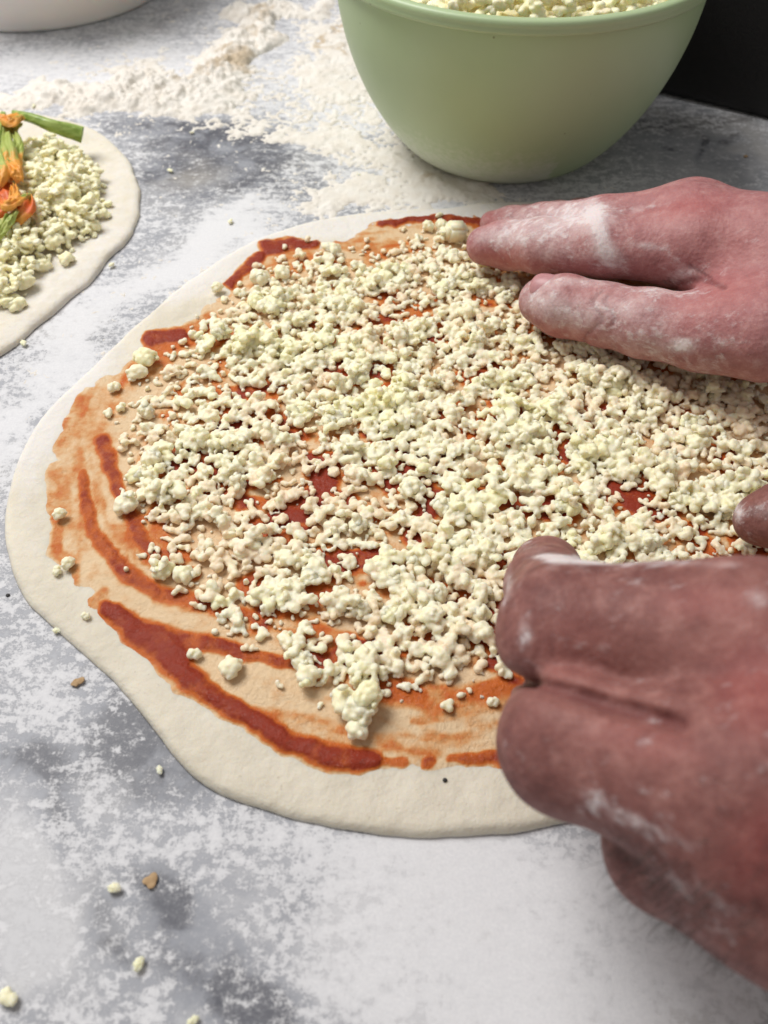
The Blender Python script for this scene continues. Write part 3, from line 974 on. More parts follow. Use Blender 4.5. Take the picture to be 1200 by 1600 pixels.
def build_left_cheese():
    area_ = [(25, 240), (60, 215), (110, 225), (145, 245), (163, 290), (165, 330), (145, 365), (110, 385), (60, 420), (20, 470), (-60, 500), (-200, 480), (-240, 380), (-160, 260), (-60, 230)]
    r = np.random.default_rng(19)
    pile = Pile(-0.40, -0.08, 0.04, 0.34, lambda X, Y: dough_thick(X, Y) + 0.006 * sstep(0, 60, poly_inside(*proj(np.stack([X, Y, np.full_like(X, 0.006)], -1)), area_)), 0.0008)
    feet = [footprint(V) for V, Q in PROTO]
    NS = 150000
    X = r.uniform(-0.38, -0.1, NS); Y = r.uniform(0.06, 0.30, NS)
    px, py = proj(np.stack([X, Y, np.full(NS, 0.006)], -1))
    d = poly_inside(px, py, area_)
    keep = (r.uniform(0, 1, NS) < sstep(-6, 16, d) * 0.13)
    X, Y = X[keep], Y[keep]
    for k, (a, b, p, sc) in enumerate([(60, 290, 4, .9), (100, 320, 2, 1.0), (115, 305, 0, 1.), (140, 340, 3, 1), (80, 370, 1, 1.), (100, 390, 5, 1), (30, 430, 2, 1), (60, 400, 0, .9), (120, 270, 1, .9), (90, 240, 0, .9), (20, 460, 3, 1), (15, 395, 4, .8)]):
        P = at(a, b, 0.010)
        rf, ht = footprint(CLUMP[p][0]); z = pile.drop(P[0], P[1], rf * sc, ht * sc, 0.9) - 0.001
        o = obj('cheese_clump', proto_mesh('cheese_clump', CLUMP[p], M_CHEESE_Y, 0.3), left, (P[0], P[1], z)); o.scale = (sc,) * 3; o.rotation_euler = (0, 0, k)
    items = []
    for j in range(len(X)):
        p = int(r.integers(len(PROTO))); sc = r.uniform(0.50, 0.88); rf, ht = feet[p]
        z = pile.drop(X[j], Y[j], rf * sc, ht * sc)
        if z > 0.019: continue
        items.append((p, X[j], Y[j], z, r.uniform(0, 6.28), r.normal(0, 0.6), sc, np.clip(r.normal(0.33, 0.12), 0, 1)))
    o = curd(items, 'crumbled_cheese', M_CHEESE_Y, left, (-0.385, 0.055, 0.0012), (-0.095, 0.305, 0.0290), h=0.0005, k=0.0006, seed=2)
    o['kind'] = 'stuff'


build_left_cheese()


# ------------------------------------------------------------------ courgette flower
def spline(pts, n):
    P = np.array(pts, float); k = len(P)
    t = np.linspace(0, k - 1, n); i = np.clip(t.astype(int), 0, k - 2); f = (t - i)[:, None]
    p0, p1, p2, p3 = P[np.maximum(i - 1, 0)], P[i], P[i + 1], P[np.minimum(i + 2, k - 1)]
    return 0.5 * (2 * p1 + (p2 - p0) * f + (2 * p0 - 5 * p1 + 4 * p2 - p3) * f ** 2 + (3 * p1 - p0 - 3 * p2 + p3) * f ** 3)


def tube(pts, radii, mat, name, parent, n=60, m=20, flat=1.0, ridges=0, attrs=None, noise=0.0):
    C = spline(pts, n); R = np.interp(np.linspace(0, 1, n), np.linspace(0, 1, len(radii)), radii)
    T = np.gradient(C, axis=0); T /= np.linalg.norm(T, axis=1)[:, None]
    u = np.cross(T, [0, 0, 1.0]); u /= np.linalg.norm(u, axis=1)[:, None] + 1e-9
    v = np.cross(u, T)
    a = np.linspace(0, 2 * np.pi, m, endpoint=False)
    rr = R[:, None] * (1 + (0.10 * np.cos(a * ridges) if ridges else 0))
    if noise: rr = rr * (1 + noise * (fbm(C[:, :1] * 300 + np.cos(a) * 2, C[:, 1:2] * 300 + np.sin(a) * 2, seed=4, oct=3) - .5))
    V = C[:, None] + rr[..., None] * (np.cos(a)[None, :, None] * u[:, None] + flat * np.sin(a)[None, :, None] * v[:, None])
    f = grid_faces(m, n, wrap=True)
    V = V.reshape(-1, 3)
    V = np.concatenate([V, C[:1], C[-1:]])
    k = len(V)
    i = np.arange(m)
    caps = np.concatenate([np.stack([np.full(m, k - 2), (i + 1) % m, i], 1), np.stack([np.full(m, k - 1), (n - 1) * m + i, (n - 1) * m + (i + 1) % m], 1)])
    me = npmesh(name, V, [f, caps], mat, attrs(V) if attrs else None)
    return obj(name, me, parent)


def petal(pts, w, mat, parent, orange, seed, name='petal'):
    n, m = 44, 17
    C = spline(pts, n)
    T = np.gradient(C, axis=0); T /= np.linalg.norm(T, axis=1)[:, None]
    u = np.cross(T, [0, 0, 1.0]); u /= np.linalg.norm(u, axis=1)[:, None] + 1e-9
    s = np.linspace(-1, 1, m); t = np.linspace(0, 1, n)
    W = np.interp(t, np.linspace(0, 1, len(w)), w)
    S_, T_ = np.meshgrid(s, t)
    ruf = fbm(S_ * 2.5 + seed * 7, T_ * 6 + seed, seed=seed, oct=3) - 0.5
    V = C[:, None] + (S_ * W[:, None])[..., None] * u[:, None]
    V[..., 2] += -0.35 * W[:, None] * S_ ** 2 + ruf * 0.0035 + 0.0005 * np.cos(S_ * 9)
    V[..., 0] += ruf * 0.0012
    th = 0.0005
    top = V.reshape(-1, 3); bot = top.copy(); bot[:, 2] -= th
    f = grid_faces(m, n)
    N_ = len(top)
    b = np.concatenate([np.arange(m), np.arange(1, n) * m + m - 1, (n - 1) * m + np.arange(m - 2, -1, -1), np.arange(n - 2, 0, -1) * m])
    b2 = np.roll(b, -1)
    side = np.stack([b, b + N_, b2 + N_, b2], 1)
    org = np.interp(T_, np.linspace(0, 1, len(orange)), orange).ravel()
    me = npmesh(name, np.concatenate([top, bot]), [f, f[:, ::-1] + N_, side], mat, {'orange': np.concatenate([org, org])})
    return obj(name, me, parent)


def build_flower():
    ms, mp = mat_stem(), mat_flower()
    base = at(20, 260, 0.012) + np.array([0, 0, 0.0035])
    fl = empty('courgette_flower', base)
    tag(fl, 'courgette flower with green stem and orange petals lying on the small pizza', 'flower')
    def L(a, b, z): return at(a, b, z) - base + np.array([0, 0.001, 0.0035])
    tube([L(25, 190, .018), L(50, 196, .019), L(80, 207, .017), L(105, 214, .014), L(131, 222, .011)], [0.0020, 0.0024, .0030, .0036, .0040], ms, 'stem', fl, ridges=5, noise=0.15)
    petal([L(38, 190, .020), L(10, 195, .022), L(-20, 196, .020), L(-50, 205, .018)], [.003, .0055, .007, .005], mp, fl, [0.4, 1.0, 0.9, 0.9], 1)
    petal([L(28, 198, .019), L(8, 215, .020), L(-10, 230, .019), L(-30, 240, .016)], [.003, .005, .007, .005], mp, fl, [0.1, 0.2, 0.3, 0.6], 2)
    petal([L(8, 215, .022), L(10, 245, .023), L(14, 270, .022), L(18, 292, .018)], [.0022, .0050, .0062, .0012], mp, fl, [0.0, 0.35, 0.75, 1.0], 3)
    petal([L(-8, 230, .022), L(-6, 255, .024), L(-2, 280, .023), L(0, 305, .018)], [.0020, .0045, .0055, .001], mp, fl, [0.0, 0.15, 0.5, 1.0], 4)
    petal([L(0, 290, .016), L(8, 305, .017), L(14, 325, .016), L(-10, 345, .014)], [.004, .006, .006, .004], mp, fl, [0.7, 1.3, 1.4, 1.0], 5)
    petal([L(24, 300, .019), L(24, 318, .021), L(20, 335, .018)], [.0016, .0030, .0022], mp, fl, [0.7, 0.75, 0.9], 6)
    petal([L(48, 316, .017), L(42, 332, .018), L(26, 348, .016), L(0, 362, .014), L(-20, 372, .014)], [.0008, .0045, .0052, .0035, .002], mp, fl, [0.8, 1.2, 0.9, 0.2, 0.1], 7)
    for k_, (p_, w_, o_) in enumerate((
            ([L(22, 208, .019), L(30, 232, .020), L(26, 262, .019), L(30, 292, .016)], [.0010, .0026, .0030, .0006], [0.0, 0.2, 0.6, 0.5]),
            ([L(12, 262, .023), L(26, 278, .022), L(34, 296, .018)], [.0010, .0034, .0010], [0.3, 0.9, 0.7]),
            ([L(2, 318, .021), L(14, 330, .022), L(34, 322, .020), L(50, 316, .017)], [.0012, .0030, .0026, .0006], [1.2, 0.9, 0.6, 0.1]),
            ([L(30, 340, .018), L(16, 352, .018), L(4, 372, .015), L(-8, 390, .012)], [.0008, .0028, .0024, .0008], [0.4, 0.1, 0.1, 0.3]),
            ([L(4, 196, .023), L(18, 200, .024), L(34, 192, .021)], [.0010, .0036, .0014], [1.0, 0.8, 0.3]))):
        petal(p_, w_, mp, fl, o_, 20 + k_)
    tube([L(8, 190, .018), L(0, 214, .021), L(-4, 240, .022)], [0.0015, .0024, .0022], ms, 'calyx', fl, ridges=5)


build_flower()


# ------------------------------------------------------------------ bowls
def lathe(prof, name, mat, parent=None, n=128, attrs=None):
    P = np.array(prof); a = np.linspace(0, 2 * np.pi, n, endpoint=False)
    V = np.stack([P[:, :1] * np.cos(a), P[:, :1] * np.sin(a), np.repeat(P[:, 1:], n, 1)], -1)
    f = grid_faces(n, len(P), wrap=True)
    me = npmesh(name, V.reshape(-1, 3), [f], mat, attrs(V.reshape(-1, 3)) if attrs else None)
    return obj(name, me, parent)


GB = (0.0650, 0.270)
GR, GH, GB0 = 0.0915, 0.0945, 0.0485


def build_green_bowl():
    b = empty('bowl', (GB[0], GB[1], 0.0))
    tag(b, 'pale green plastic bowl full of grated cheese', 'bowl')
    m = mat_bowl()
    prof = [(0.0005, 0.0012), (GB0 - 0.006, 0.0012), (GB0 - 0.004, 0.0), (GB0 - 0.001, 0.0), (GB0, 0.001)]
    k = 40
    for i in range(1, k + 1):
        t = i / k
        z = 0.001 + (GH - 0.006) * t
        r = GB0 + (GR - 0.0025 - GB0) * (1 - (1 - t) ** 1.95) ** 0.78
        prof.append((r, z))
    inner = [(max(r - 0.0022, 0.0005), z + 0.0015) for r, z in prof[5:]][::-1]
    inner += [(GB0 - 0.003, 0.003), (0.0005, 0.003)]
    outer = prof
    lathe(outer + [(GR - 0.003, GH - 0.003)] + inner, 'body', m, b, attrs=lambda V: {'dust': np.clip(1.1 - V[:, 2] / 0.045, 0, 1) * (V[:, 0] < 0.02)})
    rim = [(GR - 0.0046, GH - 0.0045), (GR - 0.0010, GH - 0.0062), (GR + 0.0006, GH - 0.0058), (GR + 0.0012, GH - 0.0046), (GR + 0.0006, GH - 0.0036), (GR + 0.0010, GH - 0.0026), (GR + 0.0008, GH - 0.0008),
           (GR - 0.0006, GH), (GR - 0.0030, GH), (GR - 0.0044, GH - 0.0010), (GR - 0.0048, GH - 0.0030), (GR - 0.0046, GH - 0.0045)]
    lathe(rim, 'rim', m, b, attrs=lambda V: {'dust': np.zeros(len(V))})
    # grated cheese inside
    r = np.random.default_rng(3)
    feet = [footprint(V) for V, Q in PROTO]
    zt = GH - 0.010
    pile = Pile(-0.09, 0.09, -0.09, 0.09, lambda X, Y: zt + 0.010 * (1 - (np.hypot(X, Y) / 0.085) ** 2) + 0.005 * (fbm(X * 40 + 5, Y * 40, seed=1) - .5), 0.001)
    items = []
    while len(items) < 1300:
        a = r.uniform(0, 6.283); q = 0.078 * math.sqrt(r.uniform(0, 1)); x, y = q * math.cos(a), q * math.sin(a)
        if x < -0.045 and y < -0.03 and r.uniform() < 0.85: continue
        p = int(r.integers(len(PROTO))); sc = r.uniform(0.9, 1.4)
        z = pile.drop(x, y, feet[p][0] * sc, feet[p][1] * sc)
        items.append((p, x, y, min(z, zt + 0.016), r.uniform(0, 6.28), r.normal(0, .6), sc, np.clip(r.normal(0.30, 0.15), 0, 1)))
    def mass(F, lo, h):
        n = F.shape
        gx = (lo[0] + np.arange(n[0]) * h)[:, None, None]; gy = (lo[1] + np.arange(n[1]) * h)[None, :, None]; gz = (lo[2] + np.arange(n[2]) * h)[None, None, :]
        rr = np.sqrt(gx * gx + gy * gy)
        d = np.maximum(gz - (zt + 0.008 * (1 - (rr / 0.085) ** 2)), rr - 0.079)
        F = smin(F, d.astype(np.float32), 0.001)
        return np.maximum(F, (lo[2] + 2 * h - gz).astype(np.float32))
    o = curd(items, 'grated_cheese', M_CHEESE_Y, None, (-0.089, -0.089, zt - 0.008), (0.089, 0.089, zt + 0.026), h=0.0006, k=0.0008, extra=mass, loc=(GB[0], GB[1], 0), seed=3)
    tag(o, 'heap of grated pale yellow cheese filling the green bowl', 'cheese', kind='stuff')


build_green_bowl()


def build_white_tub():
    b = empty('tub', (-0.247, 0.503, 0))
    tag(b, 'white round tub at the top left corner of the counter', 'tub')
    m = mat_simple('white_plastic', (0.84, 0.82, 0.79), 0.4, (0.80, 0.78, 0.75), 12, 0.0003, sss=.3)
    R0 = 0.088
    pr = [(0.0005, 0.001), (R0 - 0.006, 0.001), (R0 - 0.003, 0.0), (R0 - 0.0008, 0.001), (R0, 0.003), (R0 + 0.003, 0.018), (R0 + 0.010, 0.06), (R0 + 0.016, 0.10), (R0 + 0.014, 0.10), (R0 + 0.008, 0.06), (R0 - 0.001, 0.01), (R0 - 0.006, 0.004), (0.0005, 0.004)]
    lathe(pr, 'body', m, b)
    lathe([(R0 + 0.0125, 0.0985), (R0 + 0.0165, 0.097), (R0 + 0.0205, 0.099), (R0 + 0.0205, 0.102), (R0 + 0.017, 0.1035), (R0 + 0.013, 0.102), (R0 + 0.0125, 0.0985)], 'rim', m, b)


build_white_tub()


def build_dark_box():
    import bmesh
    A = at(1040, 152); B = at(1200, 190)
    d = (B - A)[:2]; d /= np.linalg.norm(d)
    nrm = np.array([-d[1], d[0]])
    if nrm[1] < 0: nrm = -nrm
    c = A[:2] + d * 0.07 + nrm * 0.10
    b = empty('container', (c[0], c[1], 0))
    b.rotation_euler = (0, 0, math.atan2(d[1], d[0]))
    tag(b, 'dark black container standing behind the green bowl at the top right', 'container')
    n = N('black_plastic')
    s = n.noise(400, 5, 0.7); q = n.noise(30, 4, 0.6)
    n.inp('Base Color', n.mix(n.ramp(n.math('ADD', n.math('MULTIPLY', s, .7), n.math('MULTIPLY', q, .5)), 0.68, 0.9, 0, 0.6), (0.006, 0.0055, 0.0055), (0.08, 0.07, 0.06)))
    n.inp('Roughness', 0.55)
    n.bump(s, 0.0004)
    for nm, (sx, sy, z0, z1) in (('body', (0.30, 0.20, 0.0, 0.16)), ('lid', (0.31, 0.21, 0.16, 0.175))):
        bm = bmesh.new()
        bmesh.ops.create_cube(bm, size=1)
        for v in bm.verts:
            v.co = (v.co.x * sx, v.co.y * sy, z0 + (v.co.z + 0.5) * (z1 - z0))
        bmesh.ops.bevel(bm, geom=list(bm.edges), offset=0.006, segments=4, affect='EDGES', profile=0.5)
        me = bpy.data.meshes.new(nm); bm.to_mesh(me); bm.free(); me.materials.append(n.m)
        me.polygons.foreach_set('use_smooth', [True] * len(me.polygons))
        obj(nm, me, b)


build_dark_box()


# ------------------------------------------------------------------ hands
def hand_field(G, fingers, palm, kf, kp, kk):
    """fingers: list of chains [(p, r), ...]; palm: list of cones"""
    F = None
    for ch in fingers:
        f = None
        for (a, ra), (b, rb) in zip(ch[:-1], ch[1:]):
            d = cone(G, a, b, ra, rb)
            f = d if f is None else smin(f, d, kf)
        F = f if F is None else smin(F, f, kk)
    p = None
    for a, ra, b, rb in palm:
        d = cone(G, a, b, ra, rb)
        p = d if p is None else smin(p, d, kp)
    return F, p


def build_hand(name, label, fingers, palm, mat, flour_b, red_b, crease_fn, h=0.0012, kk=0.0016, kpal=0.010, xmax=0.40, bumps=(), holes=(), groove=None):
    allp = [(np.array(p), r) for ch in fingers for p, r in ch] + [(np.array(a), ra) for a, ra, b, rb in palm] + [(np.array(b), rb) for a, ra, b, rb in palm]
    lo = np.min([p - r for p, r in allp], 0) - 4 * h; hi = np.max([p + r for p, r in allp], 0) + 4 * h
    hi[0] = min(hi[0], xmax)
    ax = [np.arange(lo[i], hi[i] + h, h, dtype=np.float32) for i in range(3)]
    G = np.stack(np.meshgrid(*ax, indexing='ij'), -1)
    F, p = hand_field(G, fingers, palm, 0.004, 0.012, kk)
    F = smin(F, p, kpal)
    for c, r, k in bumps:
        F = smin(F, cone(G, c, c, r, r), k)
    for a, ra, b, rb, k in holes:
        d = cone(G, a, b, ra, rb)
        F = -smin(-F, d, k)
    if groove:
        gx, gy = proj(G)
        d, _ = seg_dist(gx, gy, groove)
        F = F + 0.0030 * np.exp(-d ** 2)
        del gx, gy, d
    # close at the wrist side so that the mesh is a solid
    F[-1] = np.maximum(F[-1], h)
    V, Q = surface_nets(F, lo.astype(float), h)
    del G, F
    # relax the grid facets a little
    for _ in range(5):
        acc = np.zeros_like(V); cnt = np.zeros(len(V))
        for i in range(4):
            np.add.at(acc, Q[:, i], V[Q[:, (i + 1) % 4]]); np.add.at(cnt, Q[:, i], 1)
            np.add.at(acc, Q[:, i], V[Q[:, (i - 1) % 4]]); np.add.at(cnt, Q[:, i], 1)
        V = V * 0.4 + 0.6 * acc / cnt[:, None]
    fn = np.cross(V[Q[:, 2]] - V[Q[:, 0]], V[Q[:, 3]] - V[Q[:, 1]])
    NN = np.zeros_like(V)
    for i in range(4): np.add.at(NN, Q[:, i], fn)
    NN /= np.linalg.norm(NN, axis=1)[:, None] + 1e-12
    px, py = proj(V)
    cr = crease_fn(px, py, V)
    soft = fbm(V[:, 0] * 70, V[:, 1] * 70, V[:, 2] * 70, seed=12, oct=3) - 0.5
    V = V + NN * (soft * 0.0011 - 0.0009 * np.minimum(cr, 0.5))[:, None]
    fl = blobs(px, py, flour_b)
    fl = fl * np.clip(0.75 + 0.6 * NN[:, 2], 0, 1)
    rd = blobs(px, py, red_b)
    base = at(1180, 560) if 'right' in label else at(1200, 1300)
    base = np.array([V[:, 0].mean(), V[:, 1].mean(), V[:, 2].min()])
    hand = empty(name, base)
    tag(hand, label, 'hand')
    me = npmesh('skin', V - base, [Q], mat, {'flour': fl, 'red': np.clip(rd, 0, 1), 'crease': cr})
    obj('skin', me, hand)
    return hand, base, V, NN


def nail(hand, base, center, along, up, length, width, mat, name='fingernail'):
    """curved nail plate"""
    al = np.array(along, float); al /= np.linalg.norm(al)
    u = np.array(up, float); u -= al * (u @ al); u /= np.linalg.norm(u)
    s = np.cross(al, u)
    n, m = 18, 18
    a = np.linspace(-1, 1, n); b = np.linspace(-1, 1, m)
    A, B = np.meshgrid(a, b)
    # squircle outline
    wx = A * width / 2 * np.sqrt(np.clip(1 - 0.35 * B ** 4, 0, 1)); ly = B * length / 2 * np.sqrt(np.clip(1 - 0.3 * A ** 4, 0, 1))
    hgt = -(wx ** 2) / (width * 0.95) - (ly ** 2) / (length * 3.2)
    edge = np.maximum(np.abs(A), np.abs(B)) ** 10
    hgt = hgt - edge * 0.0006
    V = np.array(center) + wx[..., None] * s + ly[..., None] * al + hgt[..., None] * u
    top = V.reshape(-1, 3) - base
    bot = top - u * 0.0007
    f = grid_faces(n, m); N_ = n * m
    b_ = np.concatenate([np.arange(n), np.arange(1, m) * n + n - 1, (m - 1) * n + np.arange(n - 2, -1, -1), np.arange(m - 2, 0, -1) * n])
    b2 = np.roll(b_, -1)
    me = npmesh(name, np.concatenate([top, bot]), [f, f[:, ::-1] + N_, np.stack([b_, b_ + N_, b2 + N_, b2], 1)], mat)
    return obj(name, me, hand)


def build_right():
    I = [(at(757, 384, .0185), .0084), (at(795, 382, .0205), .0102), (at(845, 384, .027), .0110), (at(945, 386, .036), .0117), (at(1085, 392, .040), .0138)]
    Mi = [(at(768, 349, .0125), .0058), (at(800, 352, .0150), .0078), (at(850, 352, .022), .0092), (at(940, 348, .036), .0104), (at(1070, 345, .042), .0135)]
    Ri = [(at(820, 342, .010), .0068), (at(870, 345, .016), .0082), (at(940, 345, .026), .0095), (at(1080, 335, .034), .0130)]
    Pi = [(at(900, 330, .010), .0064), (at(940, 335, .015), .0076), (at(1000, 335, .022), .0085), (at(1100, 330, .028), .0120)]
    Th = [(at(848, 470, .0185), .0098), (at(880, 478, .0205), .0122), (at(945, 492, .023), .0118), (at(1010, 506, .026), .0128), (at(1100, 520, .030), .0140), (at(1190, 520, .036), .0180)]
    palm = [(at(1085, 385, .040), .0140, at(1330, 420, .050), .018), (at(1070, 350, .041), .0140, at(1330, 400, .052), .018), (at(1080, 340, .034), .0125, at(1340, 400, .044), .018),
            (at(1100, 340, .028), .0115, at(1350, 410, .036), .018), (at(1150, 500, .030), .0160, at(1360, 450, .044), .022), (at(1170, 440, .036), .0135, at(1340, 440, .044), .020),
            (at(1340, 430, .046), .023, at(1560, 450, .060), .026), (at(1560, 450, .060), .026, at(2300, 520, .11), .038)]

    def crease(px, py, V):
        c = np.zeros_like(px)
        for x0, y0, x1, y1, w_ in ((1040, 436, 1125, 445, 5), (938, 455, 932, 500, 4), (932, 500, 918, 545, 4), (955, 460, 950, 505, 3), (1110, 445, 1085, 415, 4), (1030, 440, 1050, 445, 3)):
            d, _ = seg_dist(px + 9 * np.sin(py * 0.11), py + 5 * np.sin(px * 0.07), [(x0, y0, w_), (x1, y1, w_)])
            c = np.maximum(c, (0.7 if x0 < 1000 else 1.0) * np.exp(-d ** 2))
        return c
    fb = [(870, 375, 130, 50, 0, .42), (930, 500, 150, 50, 10, .36), (1080, 560, 120, 30, 12, .2), (780, 372, 45, 14, 5, .50), (850, 345, 90, 30, 0, .55), (915, 330, 50, 22, 0, .6), (938, 365, 13, 50, -15, 1.3), (960, 405, 30, 18, 40, .8), (870, 400, 60, 14, 0, .35),
          (845, 470, 40, 30, 0, .55), (900, 500, 45, 25, 15, .35), (990, 480, 60, 20, 10, .35), (1060, 432, 35, 14, -15, 1.0), (1040, 455, 60, 12, 5, .5), (1065, 540, 22, 12, 0, 1.1), (1010, 545, 50, 16, 10, .35),
          (1015, 385, 26, 7, 10, .7), (1120, 590, 60, 10, 10, .6), (1050, 570, 120, 12, 12, .35), (1020, 322, 60, 5, -10, .35), (1000, 500, 200, 80, 0, .08), (1150, 560, 60, 30, 0, .15), (920, 440, 80, 8, 0, .5)]
    rb = [(790, 405, 60, 14, 8, .6), (1080, 320, 60, 22, -5, .45), (1100, 470, 70, 40, 0, .35), (930, 380, 40, 24, 0, .3), (765, 345, 20, 12, 0, .5), (1160, 400, 60, 70, 0, .25), (880, 520, 60, 20, 0, .3)]
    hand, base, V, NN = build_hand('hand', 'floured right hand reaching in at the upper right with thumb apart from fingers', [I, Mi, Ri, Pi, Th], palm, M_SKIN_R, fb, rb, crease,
                                   bumps=[(at(1085, 375, .0455), .0105, .006), (at(940, 368, .0395), .0093, .005)])
    nm = mat_simple('nail', (0.50, 0.25, 0.26), 0.42, (0.42, 0.19, 0.20), 200, 0.0002, sss=.2)
    # thumbnail faces up and away from the palm
    c = at(850, 466, .0195)
    al = at(848, 470, .0185) - at(900, 481, .0212)
    upv = np.array([-0.12, -0.30, 1.0])
    uu = upv / np.linalg.norm(upv)
    nail(hand, base, c + uu * 0.0120, al, upv, 0.0125, 0.0120, nm, 'thumbnail')
    c2 = at(762, 380, .0185); al2 = at(752, 385, .0175) - at(800, 380, .021)
    nail(hand, base, c2 + np.array([0, 0.0, 0.0078]), al2, (0, 0.1, 1), 0.010, 0.010, nm)


build_right()


def build_left_hand():
    I = [(at(850, 886, .0150), .0078), (at(853, 892, .026), .0094), (at(856, 920, .043), .0108), (at(888, 990, .068), .0149), (at(1010, 994, .074), .0148), (at(1160, 1010, .080), .0165)]
    Mi = [(at(900, 1010, .016), .0080), (at(892, 1040, .030), .0095), (at(880, 1090, .048), .0115), (at(893, 1160, .068), .0142), (at(1010, 1200, .074), .0142), (at(1160, 1240, .080), .0170)]
    Ri = [(at(1010, 1150, .012), .0080), (at(1010, 1180, .025), .0095), (at(1020, 1240, .042), .0112), (at(1052, 1322, .056), .0130), (at(1130, 1345, .062), .0132), (at(1240, 1380, .070), .0155)]
    Pi = [(at(1120, 1290, .012), .0075), (at(1130, 1330, .026), .0090), (at(1150, 1360, .038), .0100), (at(1185, 1400, .046), .0120), (at(1290, 1440, .056), .0145)]
    Th = [(at(1188, 812, .0200), .0085), (at(1225, 806, .024), .0105), (at(1290, 815, .032), .0120), (at(1400, 880, .045), .0150), (at(1500, 1000, .060), .0200)]
    W1 = at(1600, 1250, .088)
    palm = [(at(1160, 1010, .080), .0165, at(1560, 1120, .092), .020), (at(1160, 1240, .080), .0170, at(1580, 1220, .092), .022), (at(1235, 1140, .078), .0150, at(1560, 1180, .090), .020),
            (at(1240, 1380, .070), .0155, at(1600, 1290, .085), .022), (at(1290, 1435, .058), .0150, at(1620, 1340, .075), .022), (at(1200, 1320, .073), .0145, at(1580, 1260, .086), .022), (at(1250, 1200, .066), .016, at(1560, 1250, .075), .022), (at(1500, 1000, .060), .018, at(1600, 1180, .080), .024),
            (W1, .027, at(2100, 1350, .11), .028), (at(2100, 1350, .11), .028, at(3200, 1400, .16), .040)]

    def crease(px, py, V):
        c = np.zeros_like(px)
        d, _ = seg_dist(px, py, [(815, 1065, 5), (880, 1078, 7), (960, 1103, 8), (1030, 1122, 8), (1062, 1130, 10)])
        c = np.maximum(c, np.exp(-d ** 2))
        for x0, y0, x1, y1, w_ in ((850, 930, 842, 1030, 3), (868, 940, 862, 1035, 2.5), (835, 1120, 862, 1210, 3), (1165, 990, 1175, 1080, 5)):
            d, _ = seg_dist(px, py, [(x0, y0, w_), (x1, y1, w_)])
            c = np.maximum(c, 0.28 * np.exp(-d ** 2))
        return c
    fb = [(900, 874, 60, 8, 4, 1.0), (1010, 878, 140, 7, 2, .7), (860, 872, 20, 14, 0, .5), (793, 915, 10, 40, 5, .7), (822, 990, 12, 22, 0, .9), (1185, 935, 26, 18, 0, .8), (1150, 795, 12, 26, 0, 1.0), (1190, 800, 30, 14, 0, .8),
          (960, 1275, 70, 18, 25, .55), (1050, 1310, 80, 16, 25, .4), (1100, 1415, 100, 40, 30, .45), (830, 855, 24, 12, 0, .35), (1000, 1000, 300, 200, 0, .05)]
    rb = [(1190, 1070, 80, 90, 0, .42), (1190, 1330, 60, 90, 30, .40), (1010, 1160, 110, 30, 12, .20), (900, 1010, 60, 60, 0, .12), (1100, 940, 90, 30, 0, .25)]
    hand, base, V, NN = build_hand('hand', 'left hand in shade at the lower right with bent fingers pressing on the large pizza', [I, Mi, Ri, Pi, Th], palm, M_SKIN_L_SHADED, fb, rb, crease, kpal=0.009, xmax=0.24,
                                   bumps=[(at(890, 978, .0705), .0125, .006)], kk=0.0008, h=0.00095, groove=[(790, 1056, 11), (880, 1080, 13), (960, 1104, 14), (1030, 1124, 14), (1062, 1134, 12)])
    nm = mat_simple('nail_shaded', (0.28, 0.14, 0.15), 0.35, (0.23, 0.11, 0.12), 200, 0.0002, sss=.2)  # darker copy of the other nail, with the hand's shade in its colour
    c = at(862, 885, .024)
    nail(hand, base, c + np.array([0.0045, 0.0058, 0.0028]), at(852, 880, .016) - at(856, 905, .036), (0.55, 0.85, 0.40), 0.012, 0.0115, nm)
    # fine dark hairs on the outer side of the hand
    r = np.random.default_rng(4)
    px, py = proj(V)
    wgt = blobs(px, py, [(1040, 1385, 70, 40, 35, 1.0), (1130, 1430, 90, 45, 30, 1.0), (1150, 1300, 70, 60, 30, .35), (1000, 1340, 30, 50, 20, .5)])
    facing = ((CAM - V) * NN).sum(1) / np.linalg.norm(CAM - V, axis=1)
    wgt = wgt * (facing > -0.25)
    idx = r.choice(len(V), 620, replace=False, p=wgt / wgt.sum())
    Vs, Fs = [], []
    off = 0
    for i in idx:
        p = V[i]; n_ = NN[i]
        dirv = n_ * 0.45 + np.array([-0.75, -0.35, -0.1]) + r.normal(0, .3, 3)
        dirv -= n_ * min(0, dirv @ n_); dirv /= np.linalg.norm(dirv)
        L_ = r.uniform(0.0025, 0.006); bend = r.normal(0, .3, 3) - np.array([0, 0, .3])
        ks = np.linspace(0, 1, 5)
        C = p - n_ * 0.0004 + (ks * L_)[:, None] * dirv + (ks ** 2 * L_ * 0.4)[:, None] * bend
        rad = 0.00006 * (1 - ks * 0.7)
        s1 = np.cross(dirv, [0, 0, 1.0]); s1 /= np.linalg.norm(s1); s2 = np.cross(s1, dirv)
        for a in range(3):
            pass
        ring = [C + rad[:, None] * (math.cos(a) * s1 + math.sin(a) * s2) for a in (0, 2.094, 4.189)]
        Vs.append(np.stack(ring, 1).reshape(-1, 3)); Fs.append(grid_faces(3, 5, wrap=True) + off); off += 15
    hm = mat_simple('hair', (0.05, 0.035, 0.03), 0.6)
    obj('hair', npmesh('hair', np.concatenate(Vs) - base, [np.concatenate(Fs)], hm), hand)


build_left_hand()


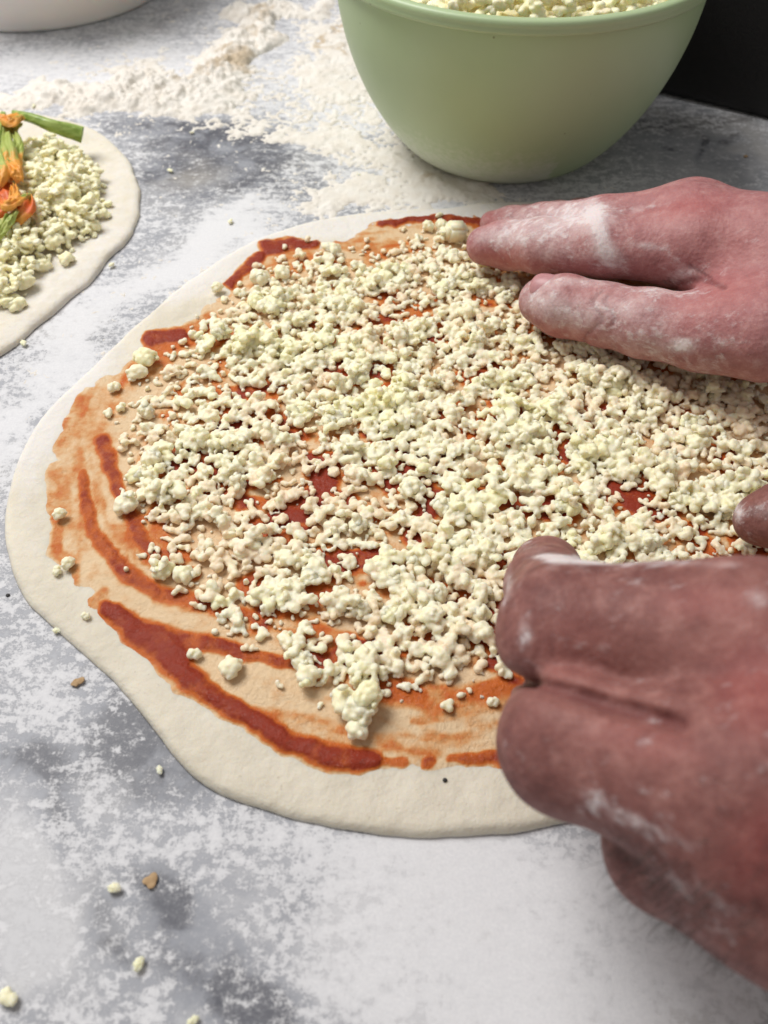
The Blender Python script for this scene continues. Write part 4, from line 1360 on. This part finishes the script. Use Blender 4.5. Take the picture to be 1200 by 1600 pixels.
# ------------------------------------------------------------------ stray bits
def build_bits():
    M_BRN = mat_simple('brown_crumb', (0.46, 0.31, 0.17), 0.8, (0.38, 0.24, 0.12), 500, 0.0006)
    M_BLK = mat_simple('black_speck', (0.015, 0.013, 0.012), 0.6, None, 900, 0.0002)
    cheese = [
        (180, 1388, 5, .62, 'pale cheese crumb on the counter below the large pizza beside a brown crumb'),
        (217, 1507, 5, .62, 'pale cheese crumb on the bare counter nearest the bottom left'),
        (14, 1560, 3, .85, 'largest loose cheese crumb in the bottom left corner'),
        (302, 1596, 6, .55, 'pale cheese crumb cut by the bottom edge of the picture'),
        (250, 1204, 6, .5, 'small greenish cheese crumb close to the lower left edge of the large pizza'),
        (91, 986, 6, .6, 'pale cheese crumb at the left rim of the large pizza'),
        (360, 347, 6, .62, 'white cheese crumb on grey marble between the two pizzas'),
        (266, 268, 6, .62, 'cheese crumb on grey marble right of the small pizza'),
        (175, 416, 5, .58, 'cheese crumb touching the right rim of the small pizza'),
        (38, 538, 5, .62, 'cheese crumb under the lower rim of the small pizza'),
        (300, 208, 6, .5, 'cheese crumb at the edge of the flour heap'),
        (53, 167, 6, .6, 'cheese crumb lying in the flour above the small pizza'),
        (560, 274, 6, .4, 'tiny cheese crumb in the flour left of the green bowl')]
    for k, (a, b, p, sc, lab) in enumerate(cheese):
        o = obj('cheese_crumb', proto_mesh('cheese_crumb', CLUMP[p], M_CHEESE, 0.2 if k % 2 else 0.35), None, at(a, b, 0.0006))
        sc *= 0.74
        o.scale = (sc, sc * 0.8, sc * 0.6); o.rotation_euler = (0, 0, k * 1.3)
        tag(o, lab, 'cheese crumb', 'loose cheese crumbs on the counter')
    for a, b, p, sc, lab in ((122, 1066, 6, .45, 'brown crumb on the counter left of the large pizza'), (236, 1378, 12, .9, 'tiny brown crumb on the counter below the large pizza'), (1165, 245, 9, .7, 'brown crumb on the shaded counter right of the green bowl')):
        VQ = CLUMP[p] if p < 8 else PROTO[p]
        o = obj('brown_crumb', proto_mesh('brown_crumb', VQ, M_BRN, 0), None, at(a, b, 0.0004)); o.scale = (sc * 1.2, sc, sc * .35); o.rotation_euler = (0, 0, 1 + p)
        tag(o, lab, 'crumb', 'brown crumbs on the counter')
    for a, b, z, lab, ps in ((12, 930, 0.0002, 'black speck on the counter at the left edge of the picture', 0.0008), (695, 1219, 0.0036, 'black speck on the bare rim of the large pizza', 0.0008)):
        V, Q = crumb_sdf([(0, 0, 0, ps * .8), (ps * .3, 0, 0, ps * .6)], ps * 0.25, ps * .4)
        o = obj('black_speck', npmesh('black_speck', V, [Q], M_BLK), None, at(a, b, z)); o.scale = (1, 1, .6)
        tag(o, lab, 'speck')
    # crumbs stuck on the bare rim of the pizza belong to it
    for a, b, p, sc in ((95, 808, 5, .62), (108, 885, 5, .62), (90, 895, 6, .5), (135, 965, 6, .4), (180, 610, 6, .7), (190, 640, 6, .6), (170, 650, 12, 1), (305, 1026, 6, .6), (690, 358, 3, .8), (668, 360, 5, .8), (340, 455, 5, .7), (700, 1105, 12, 1.1), (770, 1100, 6, .5)):
        V, Q = CLUMP[p] if p < 8 else PROTO[p]
        o = obj('cheese_clump', proto_mesh('cheese_clump', (V, Q), M_CHEESE, 0.4), pizza, at(a, b, 0.0034)); o.scale = (sc,) * 3; o.rotation_euler = (0, 0, a)
    # one clean cube of cheese against the fingertips
    import bmesh
    bm = bmesh.new(); bmesh.ops.create_cube(bm, size=1)
    for v in bm.verts: v.co = (v.co.x * .0095, v.co.y * .008, v.co.z * .0085)
    bmesh.ops.bevel(bm, geom=list(bm.edges), offset=0.0014, segments=4, affect='EDGES')
    me = bpy.data.meshes.new('cheese_cube'); bm.to_mesh(me); bm.free(); me.materials.append(M_CHEESE)
    me.polygons.foreach_set('use_smooth', [True] * len(me.polygons))
    a = me.attributes.new('tint', 'FLOAT', 'POINT'); a.data.foreach_set('value', [0.35] * len(me.vertices))
    o = obj('cheese_cube', me, pizza, at(712, 362, .0085)); o.rotation_euler = (0.1, 0.15, 0.25)


build_bits()
